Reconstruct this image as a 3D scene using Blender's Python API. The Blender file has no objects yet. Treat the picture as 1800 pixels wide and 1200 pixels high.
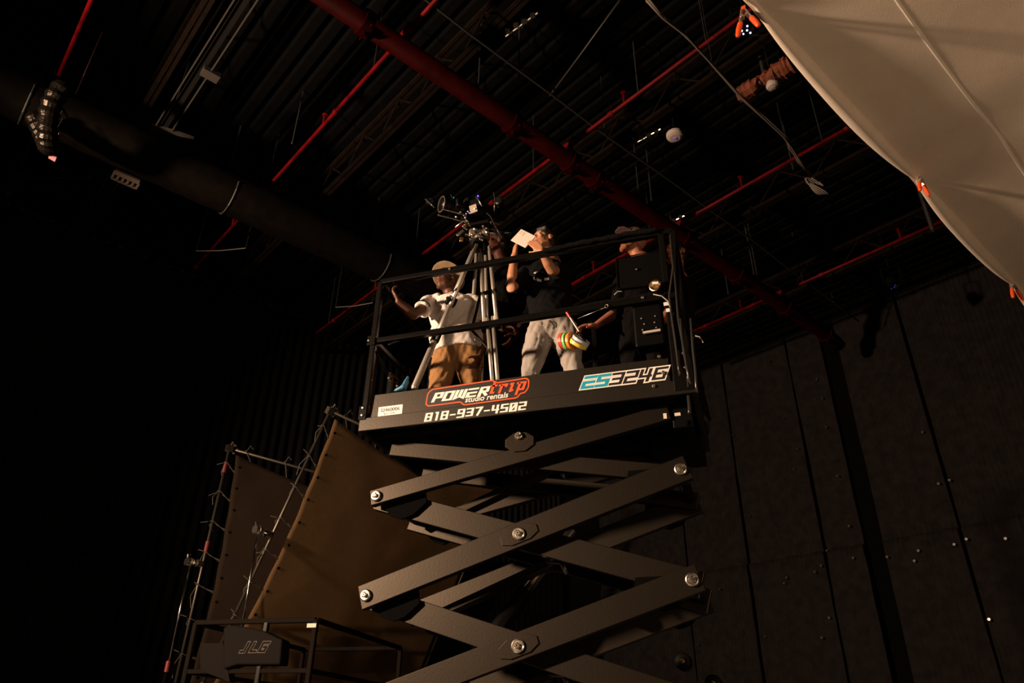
import bpy, bmesh, math, random
from mathutils import Vector as V, Matrix, Quaternion, noise
random.seed(7)
sc = bpy.context.scene
COL = sc.collection
R = math.radians

# ------------------------------------------------------------------ camera
F_PX = 1280.0
CAM = V((1.3209, -4.2453, 1.65))
RT = V((0.953, 0.303, 0.012)); UP = V((0.137, -0.466, 0.874)); FW = V((-0.271, 0.831, 0.486))
FW.normalize(); RT = (RT - FW*RT.dot(FW)).normalized(); UP = RT.cross(FW)
cd = bpy.data.cameras.new('camera'); cam = bpy.data.objects.new('camera', cd); COL.objects.link(cam)
cd.sensor_width = 36; cd.lens = F_PX/1800*36; cd.clip_end = 100
m = Matrix((RT, UP, -FW)).transposed().to_4x4(); m.translation = CAM; cam.matrix_world = m
sc.camera = cam
sc.view_settings.view_transform = 'Standard'; sc.view_settings.look = 'None'
sc.view_settings.gamma = 1; sc.view_settings.exposure = 0.0; sc.view_settings.use_curve_mapping = False

# ------------------------------------------------------------------ world + lights
w = bpy.data.worlds.new('studio_dark'); sc.world = w; w.use_nodes = True
w.node_tree.nodes['Background'].inputs[0].default_value = (0.5, 0.45, 0.42, 1)
w.node_tree.nodes['Background'].inputs[1].default_value = 0.0015

def spot(name, loc, tgt, watt, col, size, blend, rad):
    l = bpy.data.lights.new(name, 'SPOT'); l.energy = watt; l.color = col
    l.spot_size = R(size); l.spot_blend = blend; l.shadow_soft_size = rad
    o = bpy.data.objects.new(name, l); COL.objects.link(o); o.location = loc
    o.rotation_euler = (V(tgt)-V(loc)).to_track_quat('-Z', 'Y').to_euler(); return o
KEY = spot('tungsten_key_lamp', (-5.9, -4.7, 4.7), (1.2, 2.4, 4.4), 5600, (1.0, 0.67, 0.44), 108, 0.5, 0.20)

def area(name, loc, tgt, watt, col, size):
    l = bpy.data.lights.new(name, 'AREA'); l.energy = watt; l.color = col; l.shape = 'DISK'; l.size = size
    o = bpy.data.objects.new(name, l); COL.objects.link(o); o.location = loc
    o.rotation_euler = (V(tgt)-V(loc)).to_track_quat('-Z', 'Y').to_euler(); return o
FLAGL = spot('frame_work_lamp', (-1.3, -5.5, 1.8), (-3.25, 2.95, 3.55), 1500, (1.0, 0.66, 0.42), 25, 0.5, 0.10)  # added unseen spot, only there to brighten the brown cloth frames
FILL = area('soft_work_lamp', (5.2, -5.2, 1.4), (-2.2, 3.5, 3.4), 100, (1.0, 0.66, 0.40), 1.6)  # added unseen fill light, stands in for warm bounce in the room
# ------------------------------------------------------------------ frames of reference
def ray(px, py): return (FW + RT*((px-900)/F_PX) + UP*((600-py)/F_PX))
def at_z(px, py, z): d = ray(px, py); return CAM + d*((z-CAM.z)/d.z)
def at(px, py, Y): d = ray(px, py); return CAM + d*((Y-CAM.y)/d.y)
UA = V((0.5101, 0.8601, 0)); VA = V((-0.8601, 0.5101, 0))       # the building's two axes
def B(u, v, z): return UA*u + VA*v + V((0, 0, z))
def uv(p): return p.dot(UA), p.dot(VA)
BYAW = math.atan2(UA.y, UA.x)

# ------------------------------------------------------------------ materials
MATS = {}
def mat(name, col, rough=.6, metal=0., bump=None, mottle=0., emit=0., coat=0., spec=.5, tint=None):
    if name in MATS: return MATS[name]
    m = bpy.data.materials.new(name); m.use_nodes = True; nt = m.node_tree; b = nt.nodes['Principled BSDF']
    c = (*col, 1); b.inputs['Base Color'].default_value = c
    b.inputs['Roughness'].default_value = rough; b.inputs['Metallic'].default_value = metal
    b.inputs['Coat Weight'].default_value = coat; b.inputs['Specular IOR Level'].default_value = spec
    if tint: b.inputs['Specular Tint'].default_value = (*tint, 1)
    tc = nt.nodes.new('ShaderNodeTexCoord')
    if mottle:
        n = nt.nodes.new('ShaderNodeTexNoise'); n.inputs['Scale'].default_value = 7; n.inputs['Detail'].default_value = 6
        nt.links.new(tc.outputs['Object'], n.inputs['Vector'])
        r = nt.nodes.new('ShaderNodeMapRange'); r.inputs[1].default_value = .3; r.inputs[2].default_value = .7
        r.inputs[3].default_value = 1-mottle; r.inputs[4].default_value = 1+mottle*.5
        nt.links.new(n.outputs['Fac'], r.inputs[0])
        h = nt.nodes.new('ShaderNodeHueSaturation'); h.inputs['Color'].default_value = c
        nt.links.new(r.outputs[0], h.inputs['Value']); nt.links.new(h.outputs[0], b.inputs['Base Color'])
    if bump:
        s, st = bump
        n = nt.nodes.new('ShaderNodeTexNoise'); n.inputs['Scale'].default_value = s; n.inputs['Detail'].default_value = 4
        nt.links.new(tc.outputs['Object'], n.inputs['Vector'])
        bp = nt.nodes.new('ShaderNodeBump'); bp.inputs['Strength'].default_value = st; bp.inputs['Distance'].default_value = .01
        nt.links.new(n.outputs['Fac'], bp.inputs['Height']); nt.links.new(bp.outputs[0], b.inputs['Normal'])
    if emit:
        b.inputs['Emission Color'].default_value = c; b.inputs['Emission Strength'].default_value = emit
    MATS[name] = m; return m
LIFT = mat('lift_satin_paint', (.003, .0027, .0025), .42, mottle=.12, bump=(90, .05), spec=.65, tint=(1, .88, .74))
ARMP = mat('arm_satin_paint', (.004, .0032, .0025), .40, mottle=.12, bump=(60, .04), spec=.42, tint=(1, .84, .66))
BLK = mat('black_paint', (.003, .003, .003), .4, bump=(40, .1), spec=.10)
BLK2 = mat('black_rubber', (.006, .006, .006), .7, spec=.15)
STEEL = mat('zinc_steel', (.75, .70, .62), .28, 1.0)
CHROME = mat('chrome', (.85, .83, .80), .15, 1.0)
ALU = mat('silver_aluminium', (.62, .58, .52), .38, .75)
WHT = mat('white_vinyl', (.86, .82, .78), .5)
ORG = mat('orange_vinyl', (.85, .09, .02), .5)
TEAL = mat('teal_vinyl', (.0, .33, .50), .5)
BVIN = mat('black_vinyl', (.012, .010, .010), .45)
INK = mat('grey_ink', (.10, .10, .10), .6)
INK2 = mat('pale_grey_ink', (.40, .38, .36), .6)
REDP = mat('red_sprinkler_paint', (.085, .0012, .0022), .5, mottle=.6, spec=.08)
REDM = mat('dark_red_main_paint', (.012, .0004, .0004), .6, mottle=.4, spec=.02)
CEIL = mat('dark_deck_paint', (.0016, .0016, .0016), .8, mottle=.3, spec=.03)
WALLM = mat('black_quilt', (.006, .006, .0065), .85, bump=(30, .4), mottle=.25, spec=.08)
WALLB = mat('black_wall', (.002, .002, .002), .9, spec=.02)
BLANK = mat('black_blanket', (.012, .0105, .0105), .9, bump=(14, .7), mottle=.3, spec=.06)
JOIST = mat('rusty_brown_steel', (.006, .0034, .0022), .8, mottle=.4, spec=.05)
GALV = mat('galvanised_conduit', (.030, .029, .027), .55, .5)
DUCT = mat('brown_grey_duct', (.003, .0022, .0016), .6, mottle=.4, spec=.04)
SILK = mat('white_silk', (.76, .66, .55), .85, bump=(220, .25), mottle=.05)
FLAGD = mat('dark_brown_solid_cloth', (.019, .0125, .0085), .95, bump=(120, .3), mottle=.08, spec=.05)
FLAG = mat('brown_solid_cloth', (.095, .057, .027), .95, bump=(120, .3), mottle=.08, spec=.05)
def add_translucency(m, col, fac):
    nt = m.node_tree; b = nt.nodes['Principled BSDF']; out = nt.nodes['Material Output']
    t = nt.nodes.new('ShaderNodeBsdfTranslucent'); t.inputs[0].default_value = (*col, 1); mx = nt.nodes.new('ShaderNodeMixShader'); mx.inputs[0].default_value = fac
    nt.links.new(b.outputs[0], mx.inputs[1]); nt.links.new(t.outputs[0], mx.inputs[2]); nt.links.new(mx.outputs[0], out.inputs[0])
add_translucency(FLAG, (.02,.012,.006), .05)
FLOORM = mat('grey_concrete_floor', (.11, .10, .095), .5, mottle=.4, bump=(5, .2))
COPPER = mat('brass_fitting', (.70, .42, .18), .3, 1.0)

# ------------------------------------------------------------------ mesh helpers
def perp(d):
    a = V((0, 0, 1)) if abs(d.z) < .9 else V((1, 0, 0))
    x = d.cross(a).normalized(); return x, d.cross(x).normalized()
class MB:
    def __init__(s): s.bm = bmesh.new()
    def box(s, c, dx, dy, dz, ax=None):
        ax = ax or (V((1,0,0)), V((0,1,0)), V((0,0,1))); c = V(c)
        vs = [s.bm.verts.new(c + ax[0]*dx/2*i + ax[1]*dy/2*j + ax[2]*dz/2*k) for i in (-1,1) for j in (-1,1) for k in (-1,1)]
        for f in ((0,1,3,2),(4,6,7,5),(0,4,5,1),(2,3,7,6),(0,2,6,4),(1,5,7,3)): s.bm.faces.new([vs[i] for i in f])
        return s
    def bb(s, p, q):
        p = V(p); q = V(q); d = q-p; return s.box((p+q)/2, abs(d.x), abs(d.y), abs(d.z))
    def bar(s, a, b, wd, ht, side):
        a = V(a); b = V(b); d = (b-a); L = d.length; d.normalize(); sd = V(side); sd = (sd-d*sd.dot(d)); sd = sd.normalized() if sd.length > .02 else perp(d)[0]
        return s.box((a+b)/2, L, wd, ht, (d, sd, d.cross(sd)))
    def tube(s, pts, r, n=12, cap=True, rnd=False, asp=1., ref=None):
        pts = [V(p) for p in pts]; N = len(pts); rs = r if isinstance(r, (list, tuple)) else [r]*N
        if rnd:
            d0 = (pts[0]-pts[1]).normalized(); d1 = (pts[-1]-pts[-2]).normalized()
            pts = [pts[0]+d0*rs[0]*.85, pts[0]+d0*rs[0]*.5] + pts + [pts[-1]+d1*rs[-1]*.5, pts[-1]+d1*rs[-1]*.85]
            rs = [rs[0]*.45, rs[0]*.86] + list(rs) + [rs[-1]*.86, rs[-1]*.45]; N = len(pts)
        rings = []; x = None
        for i in range(N):
            t = (pts[min(i+1, N-1)]-pts[max(i-1, 0)]).normalized()
            if x is None:
                x = V(ref) if ref is not None else perp(t)[0]
            x = (x - t*x.dot(t)).normalized(); y = t.cross(x)
            rings.append([s.bm.verts.new(pts[i] + (x*math.cos(a) + y*math.sin(a)*asp)*rs[i]) for a in [2*math.pi*k/n for k in range(n)]])
        for i in range(N-1):
            for k in range(n): s.bm.faces.new((rings[i][k], rings[i][(k+1)%n], rings[i+1][(k+1)%n], rings[i+1][k]))
        if cap: s.bm.faces.new(rings[0][::-1]); s.bm.faces.new(rings[-1])
        return s
    def ell(s, c, r, ax=None, n=12, m_=8):
        ax = ax or (V((1,0,0)), V((0,1,0)), V((0,0,1))); c = V(c); r = r if isinstance(r, (list, tuple)) else (r, r, r)
        top = s.bm.verts.new(c+ax[2]*r[2]); bot = s.bm.verts.new(c-ax[2]*r[2]); rings = []
        for j in range(1, m_):
            th = math.pi*j/m_
            rings.append([s.bm.verts.new(c + ax[0]*r[0]*math.sin(th)*math.cos(2*math.pi*k/n) + ax[1]*r[1]*math.sin(th)*math.sin(2*math.pi*k/n) + ax[2]*r[2]*math.cos(th)) for k in range(n)])
        for k in range(n):
            s.bm.faces.new((top, rings[0][k], rings[0][(k+1)%n])); s.bm.faces.new((bot, rings[-1][(k+1)%n], rings[-1][k]))
            for j in range(len(rings)-1): s.bm.faces.new((rings[j][k], rings[j+1][k], rings[j+1][(k+1)%n], rings[j][(k+1)%n]))
        return s
    def prism(s, poly, off):
        a = [s.bm.verts.new(V(p)) for p in poly]; b = [s.bm.verts.new(V(p)+V(off)) for p in poly]; n = len(a)
        s.bm.faces.new(a); s.bm.faces.new(b[::-1])
        for i in range(n): s.bm.faces.new((a[i], b[i], b[(i+1)%n], a[(i+1)%n]))
        return s
    def grid(s, f, nu, nv, thick=None):
        vs = [[s.bm.verts.new(f(i/nu, j/nv)) for j in range(nv+1)] for i in range(nu+1)]
        for i in range(nu):
            for j in range(nv): s.bm.faces.new((vs[i][j], vs[i+1][j], vs[i+1][j+1], vs[i][j+1]))
        return s
    def lathe(s, c, axis, prof, n=20):
        axis = V(axis).normalized(); x, y = perp(axis); c = V(c); rings = []
        for h, r in prof: rings.append([s.bm.verts.new(c+axis*h+(x*math.cos(2*math.pi*k/n)+y*math.sin(2*math.pi*k/n))*max(r, 1e-4)) for k in range(n)])
        for i in range(len(rings)-1):
            for k in range(n): s.bm.faces.new((rings[i][k], rings[i][(k+1)%n], rings[i+1][(k+1)%n], rings[i+1][k]))
        if prof[0] != prof[-1]: s.bm.faces.new(rings[0][::-1]); s.bm.faces.new(rings[-1])
        return s
    def build(s, name, m, parent=None, smooth=False, bevel=0, thick=0):
        bmesh.ops.recalc_face_normals(s.bm, faces=s.bm.faces)
        me = bpy.data.meshes.new(name); s.bm.to_mesh(me); s.bm.free()
        if smooth:
            for p in me.polygons: p.use_smooth = True
        me.materials.append(m); o = bpy.data.objects.new(name, me); COL.objects.link(o)
        if parent: adopt(o, parent)
        if bevel:
            b = o.modifiers.new('bevel', 'BEVEL'); b.width = bevel; b.segments = 2; b.limit_method = 'ANGLE'
        if thick:
            b = o.modifiers.new('thick', 'SOLIDIFY'); b.thickness = thick; b.offset = 0
        return o
WORLDLOC = {}
def wloc(o):
    p = V(o.location)
    return p if o.parent is None else V((0, 0, 0))
def adopt(o, parent):
    o.parent = parent
    root = parent
    off = V((0, 0, 0))
    while root.parent: root = root.parent
    if parent.parent is None: o.matrix_parent_inverse = Matrix.Translation(-V(parent.location))
def tag(o, label=None, cat=None, group=None, kind=None):
    if label: o['label'] = label
    if cat: o['category'] = cat
    if group: o['group'] = group
    if kind: o['kind'] = kind
    return o
def empty(name, loc, label, cat, group=None):
    o = bpy.data.objects.new(name, None); COL.objects.link(o); o.location = loc; o.empty_display_size = .1
    return tag(o, label, cat, group)
TMP = bpy.data.scenes.new('workbench')
def remesh(o, vox, smooth=1, disp=None):
    md = o.modifiers.new('r', 'REMESH'); md.mode = 'VOXEL'; md.voxel_size = vox; md.use_smooth_shade = True
    if smooth:
        sm = o.modifiers.new('s', 'SMOOTH'); sm.factor = .5; sm.iterations = smooth
    par_, inv_ = o.parent, o.matrix_parent_inverse.copy(); o.parent = None
    COL.objects.unlink(o); TMP.collection.objects.link(o); TMP.view_layers[0].update(); dg = TMP.view_layers[0].depsgraph
    me = bpy.data.meshes.new_from_object(o.evaluated_get(dg)); o.modifiers.clear()
    TMP.collection.objects.unlink(o); COL.objects.link(o)
    if par_: o.parent = par_; o.matrix_parent_inverse = inv_
    old = o.data; o.data = me; bpy.data.meshes.remove(old)
    if disp:
        for v in me.vertices:
            v.co += v.normal*disp(v.co)
    for p in me.polygons: p.use_smooth = True
    return o

# ------------------------------------------------------------------ room shell
def struct(mb, name, m, **k):
    return tag(mb.build(name, m, **k), kind='structure')
UH, UL, VH, VL, ZC = 9.35, -8.0, 8.75, -7.5, 9.0
fl = MB(); fl.prism([B(UL,VL,-.1), B(UH,VL,-.1), B(UH,VH,-.1), B(UL,VH,-.1)], (0,0,.1)); struct(fl, 'floor', FLOORM)
ce = MB(); pts = []; u = UL; k = 0
while u < UH: pts.append((u, ZC + (0, 0, .06, .06)[k % 4])); u += (.10, .03, .05, .03)[k % 4]; k += 1
def strip(mb, pts, f0, f1):
    prev = None
    for p in pts:
        c = (mb.bm.verts.new(f0(*p)), mb.bm.verts.new(f1(*p)))
        if prev: mb.bm.faces.new((prev[0], c[0], c[1], prev[1]))
        prev = c
strip(ce, pts, lambda u, z: B(u, VL, z), lambda u, z: B(u, VH, z)); struct(ce, 'ceiling', CEIL, thick=.01)
wl = MB(); wl.prism([B(UL,VH,0), B(UH,VH,0), B(UH,VH,ZC), B(UL,VH,ZC)], VA*.15); struct(wl, 'wall_left', WALLB)
wl = MB(); wl.prism([B(UH,VL,0), B(UH,VH,0), B(UH,VH,ZC), B(UH,VL,ZC)], UA*.15); struct(wl, 'wall_back', WALLB)
wl = MB(); wl.prism([B(UL,VL,0), B(UH,VL,0), B(UH,VL,ZC), B(UL,VL,ZC)], VA*-.15); struct(wl, 'wall_right', WALLB)
wl = MB(); wl.prism([B(UL,VL,0), B(UL,VH,0), B(UL,VH,ZC), B(UL,VL,ZC)], UA*-.15); struct(wl, 'wall_front', WALLB)

# corrugated sound curtain tiers along the left wall
def curtain(u0, u1, z0, z1, off, name, label):
    mb = MB(); n = int((u1-u0)/.028)
    rows = 10
    def f(a, b):
        u = u0+(u1-u0)*a; z = z0+(z1-z0)*b
        return B(u, VH-off-.035*math.sin(u*2*math.pi/.17)-.03*noise.noise(V((u*.9, z*.5, 3)))-.02*noise.noise(V((u*3, z*.8, 9))), z)
    mb.grid(f, n, rows); o = mb.build(name, WALLM, smooth=True, thick=.008)
    return tag(o, label, 'curtain', 'ribbed black curtains of the left wall')
curtain(-7.5, 0.35, 4.02, 8.75, .12, 'sound_curtain', 'ribbed black sound curtain hanging high on the left wall, nearer half of the upper tier')
curtain(0.4, 9.1, 4.02, 8.75, .12, 'sound_curtain', 'ribbed black sound curtain hanging high behind the lift, far half of the upper tier')
curtain(-7.5, 0.05, .05, 4.12, .18, 'sound_curtain', 'ribbed black sound curtain of the lower tier at the bottom left corner of the picture')
curtain(0.1, 9.1, .05, 4.12, .18, 'sound_curtain', 'ribbed black sound curtain of the lower tier behind the brown cloth frames')

# quilted blankets on the back wall  (s = -v along the wall)
SE = [(-7.6,-5.35),(-5.3,-4.0),(-3.95,-2.55),(-2.5,-1.85),(-1.55,-.42),(-.37,1.6),(1.65,3.6),(3.65,5.6)]
names = ['far left edge of the back wall', 'second from the left corner', 'directly right of the lift railing', 'just left of the dark gap',
         'just right of the dark gap', 'second right of the dark gap', 'below the white overhead cloth', 'far right end of the back wall']
GROM = [(1348,632),(1442,698),(1373,733),(1283,763),(1449,749),(1392,822),(1469,835),(1313,905),(1489,923),(1646,848),(1666,842),(1450,966),(1442,993),(1431,1004),
        (1613,967),(1698,947),(1767,946),(1606,985),(1558,978),(1377,1024),(1456,1085),(1343,1118),(1226,1132),(1443,1120),(1594,1180),(1499,980),(1602,655),(1264,1035),(1676,956),(1618,757),(1634,754),(1738,1088),(1432,665),(1381,1014),(1398,786)]
def on_back(px, py, u=UH-.25):
    d = ray(px, py); return CAM + d*((u-CAM.dot(UA))/d.dot(UA))
gp = [on_back(*g) for g in GROM]
for ti, (za, zb_) in enumerate(((4.5, 8.7), (.06, 4.6))):
    for i, (s0, s1) in enumerate(SE):
        mb = MB(); off = .1+.05*ti+.015*(i % 2); ph = i*7+ti*31
        def f(a, b, s0=s0, s1=s1):
            s = s0+(s1-s0)*a; z = za+(zb_-za)*b
            rip = .010*math.sin(s*2*math.pi/.075)
            sag = .05*noise.noise(V((s*.8, z*.45, ph)))+.02*noise.noise(V((s*3, z*2.5, ph)))
            pk = .035*math.exp(-((z-4.52)/.12)**2)*math.sin(s*14+ph)
            return B(UH-off-rip-sag-pk, -s, z)
        mb.grid(f, int((s1-s0)/.019), 40)
        o = mb.build('sound_blanket', BLANK, smooth=True, thick=.01)
        tag(o, 'black quilted sound blanket, %s, %s row' % (names[i], ('upper', 'lower')[ti]), 'blanket', 'quilted blankets covering the back wall')
        for g in gp:
            s = -g.dot(VA)
            if s0 <= s <= s1 and ((g.z > 4.55) == (ti == 0)):
                q = B(UH-off-.075, -s, g.z)
                gm = MB(); gm.lathe(q, -UA, [(-.06,.012),(0,.022),(.006,.02),(.006,.011),(.0,.008)], 10)
                adopt(gm.build('grommet', CHROME, smooth=False), o)

# ------------------------------------------------------------------ ceiling: joists, pipes, lamps
def joist(u, v0, v1, label, z=8.35):
    mb = MB(); m2 = MB()
    for zz in (z, z+.42):
        for s in (-1, 1):
            (mb).bar(B(u+s*.03, v0, zz), B(u+s*.03, v1, zz), .04, .05, UA)
    n = int((v1-v0)/.42)
    for k in range(n):
        a = v0+k*.42; b = a+.42
        m2.tube([B(u, a, z if k % 2 else z+.42), B(u, b, z+.42 if k % 2 else z)], .013, 6)
    o = mb.build('ceiling_joist', JOIST); tag(o, label, 'joist', 'steel joists under the dark ceiling')
    w_ = m2.build('web_bar', JOIST); adopt(w_, o)
joist(-2.15, VL+.02, VH-.1, 'brown steel ceiling joist above the two slim light housings')
joist(.25, VL+.02, VH-.1, 'brown steel ceiling joist running behind the thick red pipe, left of the film camera')
joist(2.52, VL+.02, VH-.1, 'brown steel ceiling joist beside the round white disc')
joist(4.95, VL+.02, VH-.1, 'brown steel ceiling joist with a dim tan stretch right of the lift')
joist(7.3, VL+.02, VH-.1, 'brown steel ceiling joist nearest to the back wall')
joist(-4.6, VL+.02, VH-.1, 'brown steel ceiling joist at the top left corner')

def branch(u, v0, v1, label, risers=(), z=8.0):
    t = MB().tube([B(u, v1, z), B(u, v0, z)], .024, 10)
    o = t.build('sprinkler_pipe', REDP, smooth=True); tag(o, label, 'pipe', 'thin red sprinkler pipes')
    cp = MB(); v = v0+.7
    while v < v1:
        cp.tube([B(u, v-.03, z), B(u, v+.03, z)], .034, 10); v += 2.1
    adopt(cp.build('coupling', REDP, smooth=False), o); 
    v = v0+1.6
    while v < v1:
        hd = MB(); hd.tube([B(u, v, z), B(u, v, z+.14)], .016, 8); hd.lathe(B(u, v, z+.14), (0,0,1), [(0,.02),(.03,.012),(.035,.035),(.04,.035)], 10)
        adopt(hd.build('sprinkler_head', REDP), o); v += 2.6
    hg = MB(); v = v0+.5
    while v < v1:
        hg.tube([B(u, v, z+.02), B(u, v, 8.98)], .006, 6); v += 2.6
    adopt(hg.build('hanger_rod', GALV), o)
MV, MZ = 1.16, 7.72
branch(-3.05, -6.5, 8.0, 'thin red sprinkler pipe nearest the top left corner')
branch(-.54, -6.5, 7.75, 'thin red sprinkler pipe crossing above left of the film camera')
branch(1.82, -6.5, 7.4, 'thin red sprinkler pipe passing right above the film camera')
branch(4.02, -4.0, 7.2, 'thin red sprinkler pipe meeting the riser beside the lift post')
branch(6.62, -2.3, 3.6, 'thin red sprinkler pipe farthest back, low on the right')
mp = MB().tube([B(UL+.1, MV, MZ), B(8.2, MV, MZ), B(8.35, MV, MZ-.05)], .105, 20)
main = mp.build('sprinkler_main', REDM, smooth=True); tag(main, 'thick dark red sprinkler main running diagonally across the ceiling', 'pipe')
for u in (-1.0, .9, 1.82, 2.25, 4.02, 5.3, 6.62, 7.9):
    c = MB().tube([B(u-.05, MV, MZ), B(u+.05, MV, MZ)], .135, 20); adopt(c.build('coupling', REDM), main)
    c = MB(); c.box(B(u, MV, MZ-.15), .04, .04, .05); c.tube([B(u+.02, MV-.12, MZ-.1), B(u+.02, MV+.12, MZ-.1)], .012, 8); adopt(c.build('coupling_bolt', REDM), main)
for u in (-3.05, -.54, 1.82, 4.02, 6.62):
    c = MB().tube([B(u, MV, MZ), B(u, MV, 8.0)], [.045, .038], 12); c.tube([B(u, MV-.09, 8), B(u, MV+.09, 8)], .045, 12); adopt(c.build('riser', REDP, smooth=True), main)
for u in (-5, -2, .4, 3.1, 5.9):
    c = MB().tube([B(u, MV, MZ+.1), B(u, MV, 8.98)], .008, 6); adopt(c.build('hanger_rod', GALV), main)

cd_ = MB().tube([B(u, .76+.015*math.sin(u), 8.02-.01*math.cos(u*3)) for u in [UL+.2+i*.6 for i in range(28)]], .013, 8)
cdo = tag(cd_.build('electrical_conduit', GALV, smooth=True), 'thin grey conduit running beside the thick red pipe', 'conduit')
h = MB()
for u in (-4, -1, 2, 5, 7.5): h.tube([B(u, .76, 8.0), B(u, .76, 8.98)], .005, 6)
adopt(h.build('hanger_rod', GALV), cdo)
a, b = at_z(1090, 0, 8.1), at_z(958, 180, 8.1)
ua, va = uv(a); ub, vb = uv(b)
tag(MB().tube([a, a.lerp(b, .5)+V((0,0,-.01)), b], .011, 8).build('electrical_conduit', GALV, smooth=True), 'thin grey conduit slanting down to the conduit by the red pipe', 'conduit')

# single hanging rods and small ceiling hardware
for (px, py, L, lab) in [(912,135,.42,'thin grey rod hanging at the top centre'),(1122,165,.28,'thin grey rod hanging above the slanting red pipe, centre'),(1145,350,.42,'thin grey rod hanging left of the round white disc, long one'),
                         (514,250,.25,'thin pale rod hanging by the left red pipe'),(1395,300,.3,'thin grey rod below the white cable knot'),(1280,515,.22,'short rod right of the lift post'),
                         (1325,480,.42,'thin grey rod hanging right of the lift, below red pipe'),(1640,405,.5,'grey tube hanging beside the middle clamp of the white cloth')]:
    p = at_z(px, py, 8.1 if px < 1600 else 7.6); t = MB().tube([p, V((p.x, p.y, 8.98))], .009 if px < 1600 else .03, 6)
    t.lathe(p, (0,0,-1), [(-.01,.012),(.02,.014),(.025,.006)], 8)
    tag(t.build('hanging_rod', GALV), lab, 'rod')

# big duct on the left, in the building's long direction
du = MB(); pr = []
for i in range(60):
    u = -6.9+i*.16; pr.append((u, .27 + (.006 if i % 2 else 0)))
du.tube([B(u, 4.30, 7.60) for u, r in pr], [r for u, r in pr], 20)
dd = tag(du.build('air_duct', DUCT, smooth=True), 'large round brownish air duct below the ceiling at the left', 'duct')
s = MB()
for u in (-5.5, -3.2, -1, 1.2):
    s.tube([B(u, 4.30+.28*math.cos(t), 7.60+.28*math.sin(t)) for t in [math.pi+math.pi*k/8 for k in range(9)]]+[B(u, 4.58, 8.95)], .012, 6)
adopt(s.build('hanger_strap', GALV), dd)
# flexible accordion duct hanging from it (shiny wire rings)
c0 = at_z(72, 232, 6.95); fx = MB(); path = []
for i in range(33):
    t = i/32; path.append(c0 + V((-.22+.5*t, .15*math.sin(t*5), .3-.42*math.sin(t*math.pi)+.1*t)))
fx.tube(path, [.085+.015*(i % 2) for i in range(33)], 16)
fo = tag(fx.build('flexible_duct', mat('foil_duct', (.014,.012,.010), .3, .8, bump=(30,.8), spec=.2)), 'crinkled shiny flexible duct piece hanging at the upper left', 'duct')
t = MB()
for k in range(4): t.tube([path[4+k*7]+V((0,0,.1)), path[4+k*7]+V((.02,.01,.38))], .006, 6)
adopt(t.build('hanger_wire', GALV), fo)

# slim light housings
def strip_light(u, v0, v1, wd, label, louver, z=7.95):
    root = empty('strip_light', B(u, v0, z), label, 'light fixture', 'slim strip light housings hanging under the ceiling')
    h = MB(); 
    for s in (-1, 1): h.bar(B(u+s*wd*.34, v0, z), B(u+s*wd*.34, v1, z), .012, .018, UA)
    h.build('side_rail', mat('dull_white_metal', (.045,.04,.035), .45, .3), root)
    b_ = MB().bar(B(u, v0, z+.06), B(u, v1, z+.06), wd*.3, .05, UA); b_.build('housing', mat('dark_housing', (.006,.0055,.005), .7, spec=.05), root)
    e = MB()
    if louver:
        for s in (-1, 1): e.bar(B(u-wd*.15, v0+s*.065, z), B(u+wd*1.35, v0+s*.065, z), .02, .05, VA)
        for k in range(6): e.bar(B(u-wd*.15+k*wd*.3, v0-.065, z), B(u-wd*.15+k*wd*.3, v0+.065, z), .022, .05, UA)
        e.build('louver', mat('warm_white_metal', (.42,.34,.28), .45, .2), root)
        MB().box(B(u+wd*.6, v0, z+.05), wd*1.5, .13, .01, (UA, VA, V((0,0,1)))).build('louver_back', mat('louver_back', (.12,.08,.055), .6), root)
    else:
        e.prism([B(u-wd*.5, v0, z-.01), B(u-wd*.5, v0+.1, z-.01), B(u+wd*1.3, v0-.12, z-.01), B(u+wd*.5, v0-.08, z-.01)], (0,0,.04)); e.build('end_plate', mat('dull_white_metal', (.045,.04,.035), .45, .3), root)
        MB().box(B(u+.1, v0-1.2, z), .18, .12, .06, (UA, VA, V((0,0,1)))).build('mounting_bracket', mat('dull_white_metal', (.045,.04,.035), .45, .3), root)
    r_ = MB()
    for v in (v0+(v1-v0)*.1, v0+(v1-v0)*.9): r_.tube([B(u, v, z+.08), B(u, v, 8.96)], .006, 6)
    r_.build('hanger_rod', GALV, root)
strip_light(-1.93, 4.2, 1.5, .25, 'slim ceiling light housing with two bright parallel rails, upper left', False)
strip_light(-2.1, 5.41, 7.8, .2, 'ceiling light housing ending in a small bright louvered grille, left', True)

# white cable bundle + knot
cp = [(1138,0),(1165,28),(1203,60),(1228,86),(1252,112),(1300,168),(1345,208),(1378,236),(1390,258),(1404,282),(1424,306)]
cab = MB()
for k in range(3):
    cab.tube([at_z(x, y, 7.55)+V((.012*math.sin(i*1.9+k*2), .016*math.cos(i*1.3+k*2.1), -.006*k)) for i, (x, y) in enumerate(cp)], .011, 8)
co = tag(cab.build('cable_bundle', mat('off_white_cable', (.13,.11,.092), .6), smooth=True), 'loose bundle of off-white cables slanting under the ceiling at the top right', 'cable')
kp = at_z(1433, 318, 7.55); kn = MB()
for k in range(5):
    pts = [kp+V((.10*math.cos(t+k)*(.7+.1*k), .05*math.sin(t*1.3+k), -.09+.12*math.sin(t+k*.7))) for t in [2*math.pi*i/20 for i in range(21)]]
    kn.tube(pts, .008, 6)
adopt(kn.build('cable_coil', mat('off_white_cable', (.13,.11,.092), .6), smooth=True), co)
t = MB()
for (x, y) in [(1252,112),(1378,236)]:
    p = at_z(x, y, 7.55); t.tube([p, V((p.x, p.y, 8.96))], .003, 5)
adopt(t.build('tie_wire', GALV), co)

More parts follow.
